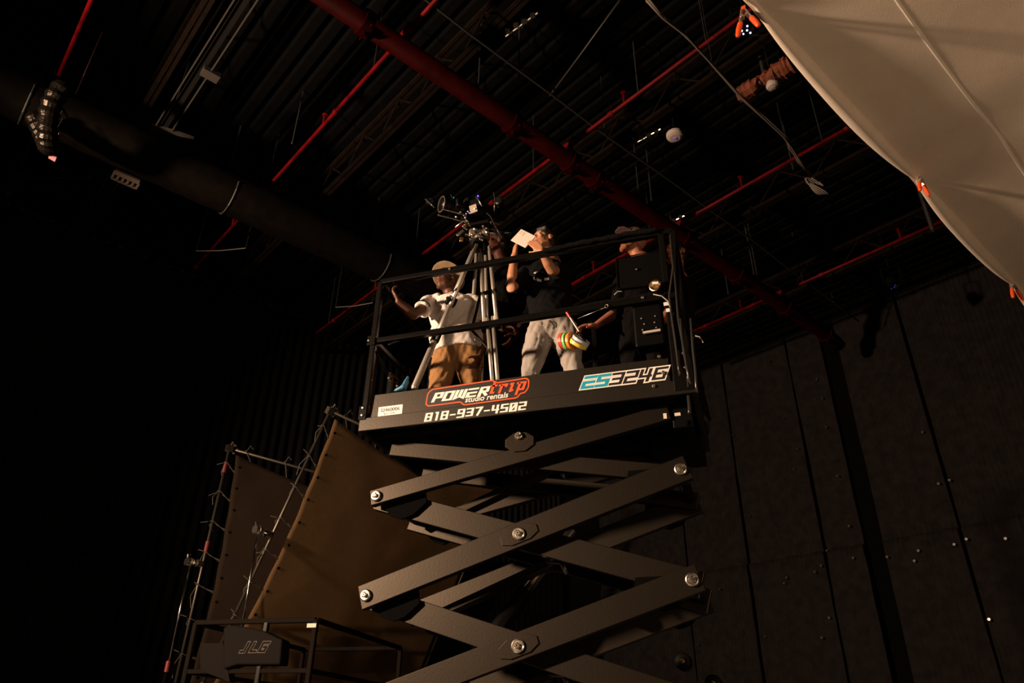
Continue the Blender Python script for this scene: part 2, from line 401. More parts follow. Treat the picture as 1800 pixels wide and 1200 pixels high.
# round white disc
p = B(2.62, .21, 7.98)
d_ = MB().lathe(p, (0,0,-1), [(-.03,.10),(.0,.10),(.02,.09),(.035,.06),(.04,.0)], 28)
do = tag(d_.build('ceiling_disc', mat('disc_white', (.34,.29,.27), .6, spec=.1), smooth=False), 'small round off-white disc mounted under the ceiling', 'disc')
adopt(MB().tube([p+V((0,0,.03)), p+V((0,0,.5))], .015, 8).build('mount_stem', BLK), do)
adopt(MB().lathe(p+V((.0,.0,-.036)), (0,0,-1), [(0,.022),(.008,.02),(.009,0)], 12).build('indicator', mat('violet_indicator', (.18,.10,.6), .4, emit=.25)), do)
# spark-like clamps on joists at top centre / near disc
for (x, y, lab) in [(918,48,'small shiny beam clamp at the top centre'),(1135,245,'small shiny beam clamp left of the round white disc'),(1180,395,'small shiny fitting above the right lift post')]:
    p = at_z(x, y, 8.26) if y != 395 else at_z(x, y-2, 8.26)
    c = MB()
    for k in range(4): c.box(p+V((-.16+.1*k, -.03*k, .02*(k % 2))), .05, .03, .05)
    c.tube([p+V((-.2,.06,0)), p+V((.2,-.1,.02))], .012, 6); c.tube([p, p+V((0,0,.15))], .01, 6)
    tag(c.build('beam_clamp', STEEL), lab, 'clamp')
# orange bundle with white lamp, near the silk
p = at_z(1345, 140, 8.0); ob = empty('wrapped_bundle', p, 'rust orange wrapped bundle on the ceiling joist beside the white cloth', 'bundle')
d1 = (at_z(1395, 112, 8.0)-at_z(1305, 165, 8.0)); L = d1.length; d1.normalize()
OC = mat('rust_orange_cloth', (.13,.028,.007), .8, bump=(12,.9), mottle=.5)
for (a, b, r0) in ((-.5,-.12,.11),(-.08,.2,.10),(.2,.5,.13)):
    t = MB(); n = 9
    t.tube([p+d1*(a+(b-a)*i/n)*L+V((0,0,.02*noise.noise(V((i*.9,a*5,0))))) for i in range(n+1)], [r0*(.8+.35*noise.noise(V((i*1.3, a*9, 2)))) for i in range(n+1)], 9)
    t.build('orange_wrap', OC, ob)
c = MB(); c.tube([p-d1*L*.55, p+d1*L*.55], .03, 8); c.tube([p, p+V((0,0,.5))], .02, 8); c.build('support_bar', GALV, ob)
q = at_z(1358, 150, 7.9)
lm = MB().lathe(q, (0.1,.1,-1), [(-.1,.02),(-.06,.05),(0,.07),(.03,.06),(.045,.02)], 16); lm.tube([q+V((0,0,.05)), p+V((0,0,0))], .012, 6)
tag(lm.build('spot_lamp', mat('disc_white', (.6,.5,.46), .5)), 'small unlit white lamp hanging under the orange bundle', 'lamp')
# tan stretches of hanging fabric on the joist further right
# led fixtures with cold light
def led(px, py, z, label, n, col, st):
    p = at_z(px, py, z); r_ = empty('stage_light', p, label, 'light')
    MB().lathe(p, (.2,-.4,-1), [(-.16,.04),(-.12,.075),(.03,.085),(.03,.07),(.0,.06)], 16).build('lamp_body', BLK, r_)
    MB().bar(p+V((-.12,0,.02)), p+V((-.12,0,.3)), .03, .008, (1,0,0)).bar(p+V((.12,0,.02)), p+V((.12,0,.3)), .03, .008, (1,0,0)).bar(p+V((-.12,0,.3)), p+V((.12,0,.3)), .03, .008, (0,1,0)).tube([p+V((0,0,.3)), p+V((0,0,.95))], .012, 6).build('yoke', BLK, r_)
    mb = MB()
    for k in range(n): mb.ell(p+V((.05*math.cos(k*2.4)*(k>0), .05*math.sin(k*2.4)*(k>0), -.045)), .011, n=8, m_=6)
    mb.build('lamp_lens', mat('cold_led_%d' % n, col, .3, emit=st), r_)
led(1312, 48, 7.9, 'stage light with tiny cold white diodes peeking out at the top clamps', 5, (.55,.65,1), 1.6)
led(1499, 213, 8.0, 'stage light with a dim blue glow at the edge of the white cloth', 2, (.05,.12,.8), .5)
led(1571, 500, 7.6, 'stage light with a faint blue glow above the back wall', 3, (.01,.05,.35), .12)

# loose wires left
for (a, b, lab) in [((25,308),(160,312),'thin pale wire sagging at the left edge under the duct'),((590,540),(655,532),'thin pale rod left of the lift railing'),((345,441),(432,436),'thin pale rod above the ribbed left wall')]:
    A_, B_ = at_z(*a, 7.9), at_z(*b, 7.9)
    t = MB().tube([A_, (A_+B_)/2+V((0,0,-.02)), B_], .010, 6); t.tube([B_, V((B_.x, B_.y, 8.97))], .004, 5); t.tube([A_, V((A_.x, A_.y, 8.97))], .004, 5)
    tag(t.build('tie_rod', GALV), lab, 'rod')
p = at_z(86, 275, 7.0); q = at_z(98, 280, 7.0)
t = MB().tube([p, q], [.02,.03], 8); t.tube([p, V((p.x,p.y,8.96))], .004, 5); tag(t.build('hanging_tag', mat('pink_plastic', (.45,.2,.24), .5)), 'small pinkish tube hanging under the flexible duct', 'tube')

# ------------------------------------------------------------------ scissor lift
DK = 3.665                      # deck height
PX0, PX1, PY0, PY1 = -1.128, 1.15, -.12, .94
ZB, ZR = 3.53, 4.76
LA = .9995; HH = .6343; Z0 = 3.0985
lift = empty('scissor_lift', (0, .4, 0), 'raised black scissor lift carrying the camera crew', 'scissor lift')
# chassis (below the frame)
ch = MB(); ch.bb((-1.15, -.05, .22), (1.15, .86, .50)); ch.bb((-1.0, -.0, .50), (1.0, .82, .56)); ch.build('chassis', LIFT, lift, bevel=.02)
for x in (-.85, .85):
    for y in (-.1, .91):
        wv = MB().lathe((x, y-.07, .2), (0,1,0), [(0,.10),(0,.18),(.02,.2),(.12,.2),(.14,.18),(.14,.1)], 24); wv.build('wheel', BLK2, lift)
# platform
d = MB(); d.bb((PX0, PY0+.02, ZB+.06), (PX1, PY1-.02, DK)); d.build('deck', BLK, lift)
d = MB()
d.bb((PX0, PY0, ZB), (PX1, PY0+.035, ZB+.095)); d.bb((PX0, PY1-.035, ZB), (PX1, PY1, ZB+.095))
d.bb((PX0, PY0+.035, ZB), (PX0+.035, PY1-.035, ZB+.095)); d.bb((PX1-.035, PY0+.035, ZB), (PX1, PY1-.035, ZB+.095))
d.build('deck_frame', LIFT, lift, bevel=.004)
d = MB(); d.bb((PX0-.002, PY0+.035, ZB-.0), (PX1, PY1-.035, ZB+.0)) if False else None
d = MB()
for x in (-.75, -.35, .05, .45, .85): d.bb((x-.03, PY0+.04, ZB), (x+.03, PY1-.04, ZB+.06))
for y in (.0, .71): d.bb((PX0+.04, y-.03, ZB-.01), (PX1-.04, y+.05, ZB+.06))
d.build('under_beam', BLK, lift)
tb = MB(); tb.prism([(-1.045, PY0+.012, ZB+.095), (1.0, PY0+.012, ZB+.095), (1.0, PY0+.012, ZB+.262), (-1.035, PY0+.012, ZB+.266)], (0, .012, 0)); tb.build('toe_board', LIFT, lift)
tb = MB(); tb.bb((PX0+.05, PY1-.03, ZB+.095), (PX1-.05, PY1-.018, ZB+.26)); tb.build('toe_board', LIFT, lift)
for x in (PX0+.01, PX1-.022):
    tb = MB(); tb.bb((x, PY0+.06, ZB+.095), (x+.012, PY1-.06, ZB+.26)); tb.build('toe_board', LIFT, lift)
# drop plates / box under the right end (roll-out deck housing) 
hx = MB(); hx.bb((.78, .55, ZB-.12), (1.12, PY1-.03, ZB)); hx.bb((.98, .02, ZB-.16), (1.10, .16, ZB)); hx.build('deck_stop_housing', BLK, lift, bevel=.006)
RAILM = mat('rail_black_paint', (.004, .0037, .0034), .32, bump=(30,.08), spec=.12)
def rail(a, b, name='rail', r=.021): 
    t = MB().bar(a, b, r*2, r*2, (0,0,1)); return t.build(name, RAILM, lift, bevel=.007)
cs = [(PX0+.03, PY0+.02), (PX1-.03, PY0+.02), (PX1-.03, PY1-.02), (PX0+.03, PY1-.02)]
for i in range(4):
    a, b = cs[i], cs[(i+1) % 4]
    rail((*a, ZR), (*b, ZR), 'top_rail'); 
    rail((*a, ZR-.52), (*b, ZR-.52), 'mid_rail')
for (x, y) in cs + [(.35, PY1-.02), (-.35, PY1-.02)]:
    rail((x, y, ZB+.10), (x, y, ZR), 'post')
rail((1.04, PY0+.02, ZB+.10), (1.04, PY0+.02, ZR), 'post')
# short grab frame at the left end
gm = MB(); 
for y in (.08, .22, .33):
    gm.bar((PX0+.10, y, DK), (PX0+.10, y, DK+.38), .03, .03, (1,0,0))
gm.bar((PX0+.10, .06, DK+.38), (PX0+.10, .5, DK+.40), .02, .02, (0,0,1)); gm.build('grab_frame', RAILM, lift)
for y in (.08, .22):
    b_ = MB()
    for z in (DK+.12, DK+.34): b_.lathe((PX0+.10, y-.02, z), (0,-1,0), [(0,.010),(.012,.010),(.016,.004)], 8)
    b_.build('bolt', STEEL, lift)
chn = MB(); A_ = V((PX0+.05, PY0+.03, ZR-.60)); B_ = V((PX0+.10, .82, DK+.42))
chn.tube([A_.lerp(B_, t)+V((0,0,-.14*math.sin(math.pi*t))) for t in [i/14 for i in range(15)]], .011, 8); chn.build('safety_chain', RAILM, lift, smooth=True)
# hinge pins / bolts on post clamps
for (x, z) in [(PX0+.02, ZB+.17), (PX0+.02, ZB+.115), (PX0-.0, ZR-.52), (-.52, ZR+.0), (.95, ZB+.27), (.965, ZB+.155), (.90, ZB+.07), (.34, ZR), (1.10, ZB+.17), (1.1, ZB+.27), (.88, ZR-.51)]:
    b_ = MB().lathe((x, PY0-.002, z), (0,-1,0), [(0,.011),(.008,.011),(.012,.007),(.013,.0)], 10); b_.build('bolt', STEEL, lift)
fb = MB(); fb.tube([(-.9, PY0+.03, ZR-.54), (-.98, PY0+.03, ZR-.56)], .012, 8)
fb.bb((PX0-.012, PY0-.012, ZR-.56), (PX0+.055, PY0+.045, ZR-.48)); fb.bb((PX0-.012, PY0-.005, ZB+.08), (PX0+.05, PY0+.05, ZB+.19)); fb.build('post_bracket', RAILM, lift, bevel=.005)
# black netting folded on the right of the front railing posts
bx = MB(); bx.bb((1.02, PY0-.005, ZB+.02), (1.145, PY0+.055, ZB+.30)); bx.build('post_bracket', RAILM, lift, bevel=.006)
# control box with foot plate
cb = MB(); cb.bb((.80, PY0+.05, ZR-.84), (.99, PY0+.17, ZR-.50)); cb.build('control_box', BLK, lift, bevel=.012)
p0, p1 = at(1130, 585, PY0+.03), at(1161, 580, PY0+.03)
MB().bar(p0, p1, .012, .016, (0,1,0)).build('control_box_plate', mat('plate_tan', (.62,.54,.46), .4, .3), lift)
for (x, y) in [(1128,560),(1152,556),(1133,570),(1151,567),(1130,580),(1154,576)]:
    MB().lathe(at(x, y, PY0+.05), (0,-1,0), [(0,.007),(.008,.006),(.01,0)], 8).build('bolt', STEEL, lift)
bd = MB(); q = [at(1083,455,.02), at(1166,440,.02), at(1172,498,.02), at(1086,508,.02)]; bd.prism(q, (0,.03,0)); mon = bd.build('manual_case', BLK, lift, bevel=.004)
mf = MB()
for a, b in ((0,1),(0,3),(3,2)): mf.tube([q[a]+V((0,-.006,0)), q[b]+V((0,-.006,0))], .004, 6)
mf.build('case_edge', RAILM, lift)
MB().lathe(at(1118,473,.01), (0,-1,0), [(0,.012),(.008,.01),(.01,0)], 10).build('bolt', CHROME, lift)
# work lamp and stickers on right post
lp = at(1152, 502, PY0-.03)
MB().lathe(lp, (-.3,-1,-.1), [(-.05,.02),(-.04,.035),(.01,.042),(.012,.036),(-.005,.02)], 18).build('work_lamp', mat('brass_rim', (.5,.36,.2), .25, 1.0), lift)
MB().bar(lp+V((-.018,-.02,.01)), lp+V((.022,-.02,.006)), .004, .018, (0,1,0)).build('lamp_reflector', WHT, lift)
for (x, y) in [(1171,534),(1175,545)]:
    c = at(x, y, PY0-.006); MB().box(c, .032, .003, .026).build('sticker', WHT, lift)
for (x, y) in [(1170,778-0)]: pass
for (x, y, L) in [(1169,731,.03),(1191,728,.03)]:
    c = at(x, y, PY0+.05); MB().box(c, .02+.015*(x>1180), .004, .035-.015*(x>1180)).build('sticker', mat('tan_tag', (.7,.62,.54), .5), lift)
# cables down the right post
def cable(px, Y, r=.007, m=BLK, name='power_cable', par=lift):
    o = MB().tube([at(x, y, Y+(.01*math.sin(i*1.7))) for i, (x, y) in enumerate(px)], r, 8).build(name, m, par, smooth=True); return o
CABM = mat('glossy_black_cable', (.03,.028,.026), .22)
cable([(1178,412),(1183,470),(1176,520),(1181,560),(1187,600),(1192,640),(1195,660)], PY0-.03, .007, CABM)
cable([(1196,560),(1201,615),(1207,645),(1213,672),(1217,676)], PY0-.04, .007, CABM)
cable([(1186,480),(1192,560),(1203,620),(1209,660),(1210,680)], PY0-.035, .007, CABM)
cable([(1214,560),(1218,615),(1222,650),(1224,680),(1227,690)], PY0-.04, .008, CABM)
cable([(1210,695),(1212,720),(1212,726)], PY0+.0, .010, CABM)
cable([(1148,517),(1163,520),(1174,529),(1178,540)], PY0-.03, .004, mat('grey_cable', (.3,.28,.25), .4))
cable([(1080,518),(1086,512),(1093,512)], PY0+.05, .004, mat('grey_cable', (.3,.28,.25), .4))
cable([(1222,590),(1230,592),(1235,600),(1236,602)], PY0+.0, .004, mat('grey_cable', (.3,.28,.25), .4))
# arms
def arm(p0, p1, y0, h, ext=.045, name='scissor_arm', w_=.055, bevel=.004):
    a = V((p0[0], y0+w_/2, p0[1])); b = V((p1[0], y0+w_/2, p1[1])); d = (b-a).normalized()
    t = MB().bar(a-d*ext, b+d*ext, w_, h, (0,1,0)); return t.build(name, ARMP, lift, bevel=bevel)
def pin(x, z, y, r=.030, big=True):
    par = MB().lathe((x, y, z), (0,-1,0), [(-.02, r*.9),(.004, r*1.05),(.012, r),(.016, r*.82),(.016, r*.62),(.008, r*.55),(.008, r*.42),(.028, r*.42),(.032, r*.30),(.032, r*.14),(.024, r*.12)], 20)
    return par.build('pivot_pin', STEEL, lift, smooth=False)
def boss(x, z, y, ang, L, h):
    ca, sa = math.cos(ang), math.sin(ang)
    pl = [(-L,-h*.35),(-L,h*.25),(-L*.45,h*.62),(L*.5,h*.62),(L,h*.2),(L,-h*.3),(L*.5,-h*.62),(-L*.5,-h*.62)]
    t = MB().prism([(x+a*ca-b*sa, y, z+a*sa+b*ca) for a, b in pl], (0, .008, 0)); return t.build('pivot_plate', ARMP, lift, bevel=.002)
WS = .7127
ZT = 3.47
ZL = [Z0-HH*k for k in range(5)]
HA = .150
# outer arm: rises to the right; inner arm: falls to the right
for si, (yo, yi) in enumerate(((0.0, .085), (WS, WS-.085))):
    arm((-LA, Z0), (LA*.92, ZT), yo, .105); arm((-LA*.93, ZT-.01), (LA, Z0), yi, .105)
    for k in range(4):
        arm((-LA, ZL[k+1]), (LA, ZL[k]), yo, HA); arm((-LA, ZL[k]), (LA, ZL[k+1]), yi, HA)
    yp = yo-.004 if si == 0 else yo
    for k in range(4):
        zc = (ZL[k]+ZL[k+1])/2; ang = math.atan2(HH, 2*LA)
        boss(0, zc, yo-.007, ang, .12, .085); pin(0, zc, yo-.006, .038)
        pin(-LA, ZL[k], yo-.003, .036); pin(LA, ZL[k], yo-.003, .036)
        # end lugs that hang behind the outer arm and carry the inner one
        for sx in (-1, 1):
            lg = MB().prism([(sx*(LA-.00), yo+.058, ZL[k]+.04), (sx*(LA-.03), yo+.058, ZL[k]-.06), (sx*(LA-.09), yo+.058, ZL[k]-.125), (sx*(LA-.17), yo+.058, ZL[k]-.15), (sx*(LA-.25), yo+.058, ZL[k]-.125), (sx*(LA-.34), yo+.058, ZL[k]-.05), (sx*(LA-.32), yo+.058, ZL[k]+.04)], (0, .02, 0))
            lg.build('arm_lug', mat('dull_black', (.003,.003,.003), .9, spec=.02), lift)
    MB().prism([(.095*math.cos(t)*1.1-.0, yo-.010, 3.375+.07*math.sin(t)) for t in [2*math.pi*(i+.5)/8 for i in range(8)]], (0,.01,0)).build('pivot_plate', ARMP, lift, bevel=.002)
    pin(-.004, 3.415, yo-.012, .026)
    pin(-LA, ZL[4], yo-.003, .031); pin(LA, ZL[4], yo-.003, .031)
# cross shafts
for k in range(5):
    for sx in (-1, 1):
        MB().tube([(sx*LA, .05, ZL[k]), (sx*LA, WS, ZL[k])], .028, 14).build('cross_shaft', BLK, lift, smooth=True)
for k in range(4): MB().tube([(0, .05, (ZL[k]+ZL[k+1])/2), (0, WS, (ZL[k]+ZL[k+1])/2)], .03, 14).build('cross_shaft', BLK, lift, smooth=True)
# cylinders between the pairs
for (a, b) in (((-.55, .36, ZL[2]+.10), (.25, .36, ZL[1]+.42)), ((-.62, .36, ZL[4]+.1), (.2, .36, ZL[3]+.40))):
    t = MB().tube([a, V(a).lerp(V(b), .62)], .055, 18); t.build('lift_cylinder', BLK, lift, smooth=True)
    MB().tube([V(a).lerp(V(b), .6), b], .028, 14).build('cylinder_rod', STEEL, lift, smooth=True)
for (z, s) in ((ZL[1]-.02, 1), (ZL[0]-.05, 1), (ZL[2]-.02, 1)):
    a = V((-.72, .24, z-.14)); b = V((.12, .24, z+.18)); d = (b-a).normalized(); n = V((0,1,0)); up = n.cross(d)*-1
    t = MB().bar(a, b, .10, .006, (0,1,0)).bar(a+V((0,-.05,.018)), b+V((0,-.05,.018)), .006, .042, (0,1,0)).bar(a+V((0,.05,.018)), b+V((0,.05,.018)), .006, .042, (0,1,0))
    t.build('cable_tray', ARMP, lift)
    c = MB(); 
    for j in range(3): c.tube([a.lerp(b, t_)+V((0,-.03+.03*j,.02+.008*math.sin(t_*20+j))) for t_ in [i/20 for i in range(21)]]+[b+V((.08,-.02,.02+.02*j)), b+V((.12,-.02,-.05))], .012, 8)
    c.build('hydraulic_hose', CABM, lift, smooth=True)
for (x, y, z) in ((.42,.5,2.43),(.86,.5,2.1),(1.02,.5,1.98)):
    MB().lathe((x, y, z), (0,-1,0), [(-.08,.05),(0,.05),(.012,.042),(.016,.02),(.03,.018),(.03,0)], 18).build('rest_roller', BLK, lift)
    MB().lathe((x, y-.03, z), (0,-1,0), [(0,.016),(.008,.014),(.01,0)], 12).build('roller_bolt', COPPER, lift)

# ------------------------------------------------------------------ lettering on the platform
FY = PY0          # frame face
TY = PY0+.012     # toe board face
def text_mesh(txt, x, z, size, width, Y, m, name, par, shear=0., offset=0., ext=.0008, dirx=V((1,0,0)), dirz=V((0,0,1)), org=None, nrm=V((0,-1,0))):
    c = bpy.data.curves.new('t', 'FONT'); c.body = txt; c.size = 1; c.shear = 0; c.offset = offset; c.extrude = 0.001; c.resolution_u = 4
    o = bpy.data.objects.new('t', c); COL.objects.link(o)
    dg = bpy.context.evaluated_depsgraph_get(); dg.update(); me = bpy.data.meshes.new_from_object(o.evaluated_get(dg))
    bpy.data.objects.remove(o); bpy.data.curves.remove(c)
    xs = [v.co.x for v in me.vertices]; ys = [v.co.y for v in me.vertices]; zs = [v.co.z for v in me.vertices]
    x0, x1, y0, y1 = min(xs), max(xs), min(ys), max(ys); O = org if org is not None else V((x, Y, z))
    for v in me.vertices:
        a = (v.co.x-x0)/(x1-x0)*width; b = (v.co.y-y0)/(y1-y0)*size; dd = .0005 if v.co.z < 0 else .0016
        v.co = O + dirx*(a+b*shear) + dirz*b + nrm*dd
    me.materials.clear(); me.materials.append(m); ob = bpy.data.objects.new(name, me); COL.objects.link(ob)
    if par: adopt(ob, par)
    return ob
# stroke lettering: every glyph is a few thick mitred strokes on a unit cell
GL = {
 '3': [[(0,1),(1,1),(1,.06),(0,.06)], [(.15,.52),(1,.52)]],
 '2': [[(0,1),(1,1),(1,.52),(0,.52),(0,.05),(1,.05)]],
 '4': [[(0,1),(0,.42),(1,.42)], [(.85,1),(.85,0)]],
 '6': [[(1,1),(0,1),(0,.05),(1,.05),(1,.52),(0,.52)]],
 '5': [[(1,1),(0,1),(0,.54),(1,.54),(1,.05),(0,.05)]],
 'S': [[(1,1),(0,1),(0,.52),(1,.52),(1,.05),(0,.05)]],
 'E': [[(1,1),(.0,1)], [(.95,.52),(0,.52),(0,.05),(1,.05)]],
 '8': [[(0,1),(1,1),(1,0),(0,0),(0,1.0)], [(0,.52),(1,.52)]],
 '1': [[(.3,1),(.62,1),(.62,0)]],
 '9': [[(1,.5),(0,.5),(0,1),(1,1),(1,0),(0,0)]],
 '7': [[(0,1),(1,1),(.45,0)]],
 '0': [[(0,1),(1,1),(1,0),(0,0),(0,1.0)], [(.1,.1),(.9,.9)]],
 '-': [[(.1,.45),(.9,.45)]],
 'P': [[(.1,0),(.1,1),(1,1),(1,.45),(.1,.45)]],
 'O': [[(0,1),(1,1),(1,0),(0,0),(0,1.0)]],
 'W': [[(0,1),(.0,0),(.5,.25),(1,0),(1,1)], [(.5,.25),(.5,1)]],
 'R': [[(.1,0),(.1,1),(1,1),(1,.5),(.1,.5)], [(.5,.5),(1,0)]],
 't': [[(.45,1.2),(.45,.05),(.85,.05)], [(.0,.80),(1.,.80)]],
 'r': [[(.25,0),(.25,.78),(1,.78),(1,.62)], [(-.05,.78),(.25,.78)]],
 'i': [[(.05,.78),(.5,.78),(.5,.0)], [(.5,.05),(.95,.05)]],
 'p': [[(.2,-.42),(.2,.78),(1,.78),(1,.05),(.2,.05)], [(-.1,.78),(.2,.78)]],
 'J': [[(.2,.0),(.75,.0),(.75,1)]], 'L': [[(.2,1),(.2,.02),(1,.02)]], 'G': [[(1,1),(.1,1),(.1,.02),(.95,.02),(.95,.5),(.55,.5)]],
}
def strokes(mb, txt, x0, z0, w_, h, gap, th, shear, Y, lift_, to=None, widths=None, thv=None):
    """thick strokes on the face at depth Y, lying lift_ proud of it"""
    to = to or (lambda a, b, e: V((a, Y-e, b)))
    thv = thv or th
    x = x0
    for ci, chh in enumerate(txt):
        cw = w_*(widths.get(chh, 1) if widths else 1)
        for pl in GL[chh]:
            P = [V((a*cw+x, b*h)) for a, b in pl]
            closed = (P[0]-P[-1]).length < 1e-6
            if closed: P = P[:-1]
            n = len(P); Lp, Rp = [], []
            for i in range(n):
                if closed: a, b = P[i-1], P[(i+1) % n]; d0 = (P[i]-a).normalized(); d1 = (b-P[i]).normalized()
                else:
                    d0 = (P[i]-P[i-1]).normalized() if i else None; d1 = (P[i+1]-P[i]).normalized() if i < n-1 else None
                    d0 = d0 or d1; d1 = d1 or d0
                n0 = V((-d0.y, d0.x)); n1 = V((-d1.y, d1.x)); mm = (n0+n1)
                mm = mm.normalized() if mm.length > 1e-6 else n0
                k = 1/max(mm.dot(n0), .55)
                # vertical strokes use th, horizontal ones thv
                off = V((mm.x*th/2, mm.y*thv/2))*k
                c = P[i]
                if not closed and i == 0: c = c-V((d1.x*th/2, d1.y*thv/2))
                if not closed and i == n-1: c = c+V((d0.x*th/2, d0.y*thv/2))
                Lp.append(c+off); Rp.append(c-off)
            rng = range(n) if closed else range(n-1)
            for i in rng:
                j = (i+1) % n
                q = [Lp[i], Lp[j], Rp[j], Rp[i]]
                f0 = [to(p.x+p.y*shear, z0+p.y, lift_+.0004+.00001*ci) for p in q]; f1 = [to(p.x+p.y*shear, z0+p.y, lift_+.0012+.00001*ci+.00002*i) for p in q]
                a_ = [mb.bm.verts.new(p) for p in f0]; b_ = [mb.bm.verts.new(p) for p in f1]
                mb.bm.faces.new(b_); mb.bm.faces.new(a_[::-1])
                for e in range(4): mb.bm.faces.new((a_[e], b_[e], b_[(e+1) % 4], a_[(e+1) % 4]))
        x += cw+gap
    return x
# model number decal
sh = .42; hgt = .072; cw, gp_, th = .062, .028, .0165
LT = []
es = empty('dummy', (0,0,0), None, None); bpy.data.objects.remove(es)
o_ = MB(); strokes(o_, 'ES3246', .447, ZB+.122, cw, hgt, gp_, .0375, sh, TY, .0002, thv=.033); wd = o_.build('model_decal', WHT, lift); wd['label'] = 'white outlined slanted model number decal'
o_ = MB(); x_ = strokes(o_, 'ES', .447, ZB+.122, cw, hgt, gp_, .0235, sh, TY, .0016, thv=.0185); adopt(o_.build('decal_letters', TEAL), wd)
o_ = MB(); strokes(o_, '3246', x_, ZB+.122, cw, hgt, gp_, .0195, sh, TY, .0016, thv=.0155); adopt(o_.build('decal_digits', BVIN), wd)
# rental company logo: border
def toe(px, py, e=0): p = at(px, py, TY); return V((p.x, TY-e, p.z))
bp_ = [(740,235),(1305,150),(1332,175),(1615,130),(1640,150),(1636,215),(1605,262),(1562,272),(1528,312),(1035,380),(1005,350),(705,390),(682,372),(700,272)]
bp_ = [(620+x/5.294, 640+y/5.294) for x, y in bp_]
def ring(mb, px, wid, e):
    P = [toe(x, y) for x, y in px]; P2 = [V((p.x, p.z)) for p in P]
    # round the corners
    Q = []
    n = len(P2)
    for i in range(n):
        a, b, c = P2[i-1], P2[i], P2[(i+1) % n]; r = min(.014, (a-b).length*.35, (c-b).length*.35)
        p0 = b+(a-b).normalized()*r; p1 = b+(c-b).normalized()*r
        for t in (0, .33, .66, 1): Q.append(p0*(1-t)**2+b*2*t*(1-t)+p1*t*t)
    n = len(Q)
    def offs(w):
        o = []
        for i in range(n):
            d0 = (Q[i]-Q[i-1]); d1 = (Q[(i+1) % n]-Q[i]); d = (d0.normalized()+d1.normalized()).normalized(); o.append(Q[i]+V((-d.y, d.x))*w)
        return o
    A_, B_ = offs(wid/2), offs(-wid/2)
    for i in range(n):
        j = (i+1) % n
        q = [A_[i], A_[j], B_[j], B_[i]]; f = [mb.bm.verts.new(V((p.x, TY-e, p.y))) for p in q]; g = [mb.bm.verts.new(V((p.x, TY-e-.0008, p.y))) for p in q]
        mb.bm.faces.new(g); mb.bm.faces.new(f[::-1])
        for k in range(4): mb.bm.faces.new((f[k], g[k], g[(k+1) % 4], f[(k+1) % 4]))
    return Q
o_ = MB(); Q = ring(o_, bp_, .0085, .0006); lg = o_.build('rental_logo', ORG, lift); lg['label'] = 'orange outlined rental company logo decal'
o_ = MB(); o_.prism([(p.x, TY-.0004, p.y) for p in Q], (0,-.0002,0)); adopt(o_.build('logo_backing', BVIN), lg)
o_ = MB(); strokes(o_, 'POWER', -.592, ZB+.160, .052, .056, .029, .0235, .42, TY, .001, thv=.0125, widths={'W': 1.15}); adopt(o_.build('logo_white_letters', WHT), lg)
o_ = MB(); strokes(o_, 'trip', -.186, ZB+.166, .044, .066, .030, .019, .36, TY, .0022, thv=.0125, widths={'i': .55, 't': .8}); adopt(o_.build('logo_orange_letters', ORG), lg)
adopt(text_mesh('studio rentals', -.352, ZB+.122, .040, .300, TY, WHT, 'logo_small_text', None, shear=.2, offset=.018, nrm=V((0,-1,0))), lg)
for v in [ob for ob in COL.objects if ob.name.startswith('logo_small_text')][0].data.vertices: v.co.y -= .0012
# phone number
o_ = MB(); strokes(o_, '818-937-4502', -.628, ZB+.017, .037, .052, .0245, .0165, .18, FY, .0, thv=.0095, widths={'-': .85, '1': .8}); ph = o_.build('phone_number_decal', WHT, lift)
# asset label
lb = MB().bb((-.995, TY-.0012, ZB+.096), (-.812, TY, ZB+.168)); lbo = lb.build('asset_label', WHT, lift); lbo['label'] = 'white rectangular asset number sticker'
adopt(text_mesh('32460006', -.978, ZB+.128, .026, .145, TY-.0012, INK, 'label_number', None), lbo)
adopt(text_mesh('JLG 3246', -.950, ZB+.103, .015, .085, TY-.0012, INK2, 'label_small_text', None), lbo)

# ------------------------------------------------------------------ white silk overhead
SZ = 5.2
e0, e1, e2 = at_z(1308, 22, SZ), at_z(1613, 312, SZ), at_z(1779, 500, SZ)
us = [uv(p)[0] for p in (e0, e1, e2)]; ve = sum(uv(p)[1] for p in (e0, e1, e2))/3
clampu = [us[0]-1.9, us[0], us[1], us[2], us[2]+1.85]
def pinch(u):
    for i in range(len(clampu)-1):
        if clampu[i] <= u <= clampu[i+1]: return math.sin(math.pi*(u-clampu[i])/(clampu[i+1]-clampu[i]))**.6
    return .5
U0, U1 = clampu[0]-.3, clampu[-1]+.6
silk = empty('overhead_silk', B((U0+U1)/2, ve-1.8, SZ), 'huge white diffusion cloth stretched overhead at the top right', 'cloth')
sm = MB(); prof = []
def fsheet(a, b):
    u = U0+(U1-U0)*a; d = 3.7*(b**1.6)
    k = pinch(u); z = SZ - .03*math.sin(math.pi*min(1, d/3.7))
    z += .012*noise.noise(V((u*2.2, d*.8, 1))) + .02*math.exp(-d/.35)*(1-k)*math.sin(u*9)
    # stitched seam: a shallow welt
    pass
    return B(u, ve-.04*(k)-d+.06*k, z)
sm.grid(fsheet, 150, 150); ZSH = lambda u, d: fsheet((u-U0)/(U1-U0), (d/3.7)**(1/1.6))
for _d in (.57,): MB().tube([ZSH(U0+(U1-U0)*i/120, _d)+V((0,0,-.002)) for i in range(121)], .009, 8, asp=.35, ref=(1,0,0)).build('stitched_seam', mat('seam_cloth', (.86,.80,.70), .8), silk, smooth=True)
so = sm.build('cloth_sheet', SILK, silk, smooth=True, thick=.003)
hm = MB()
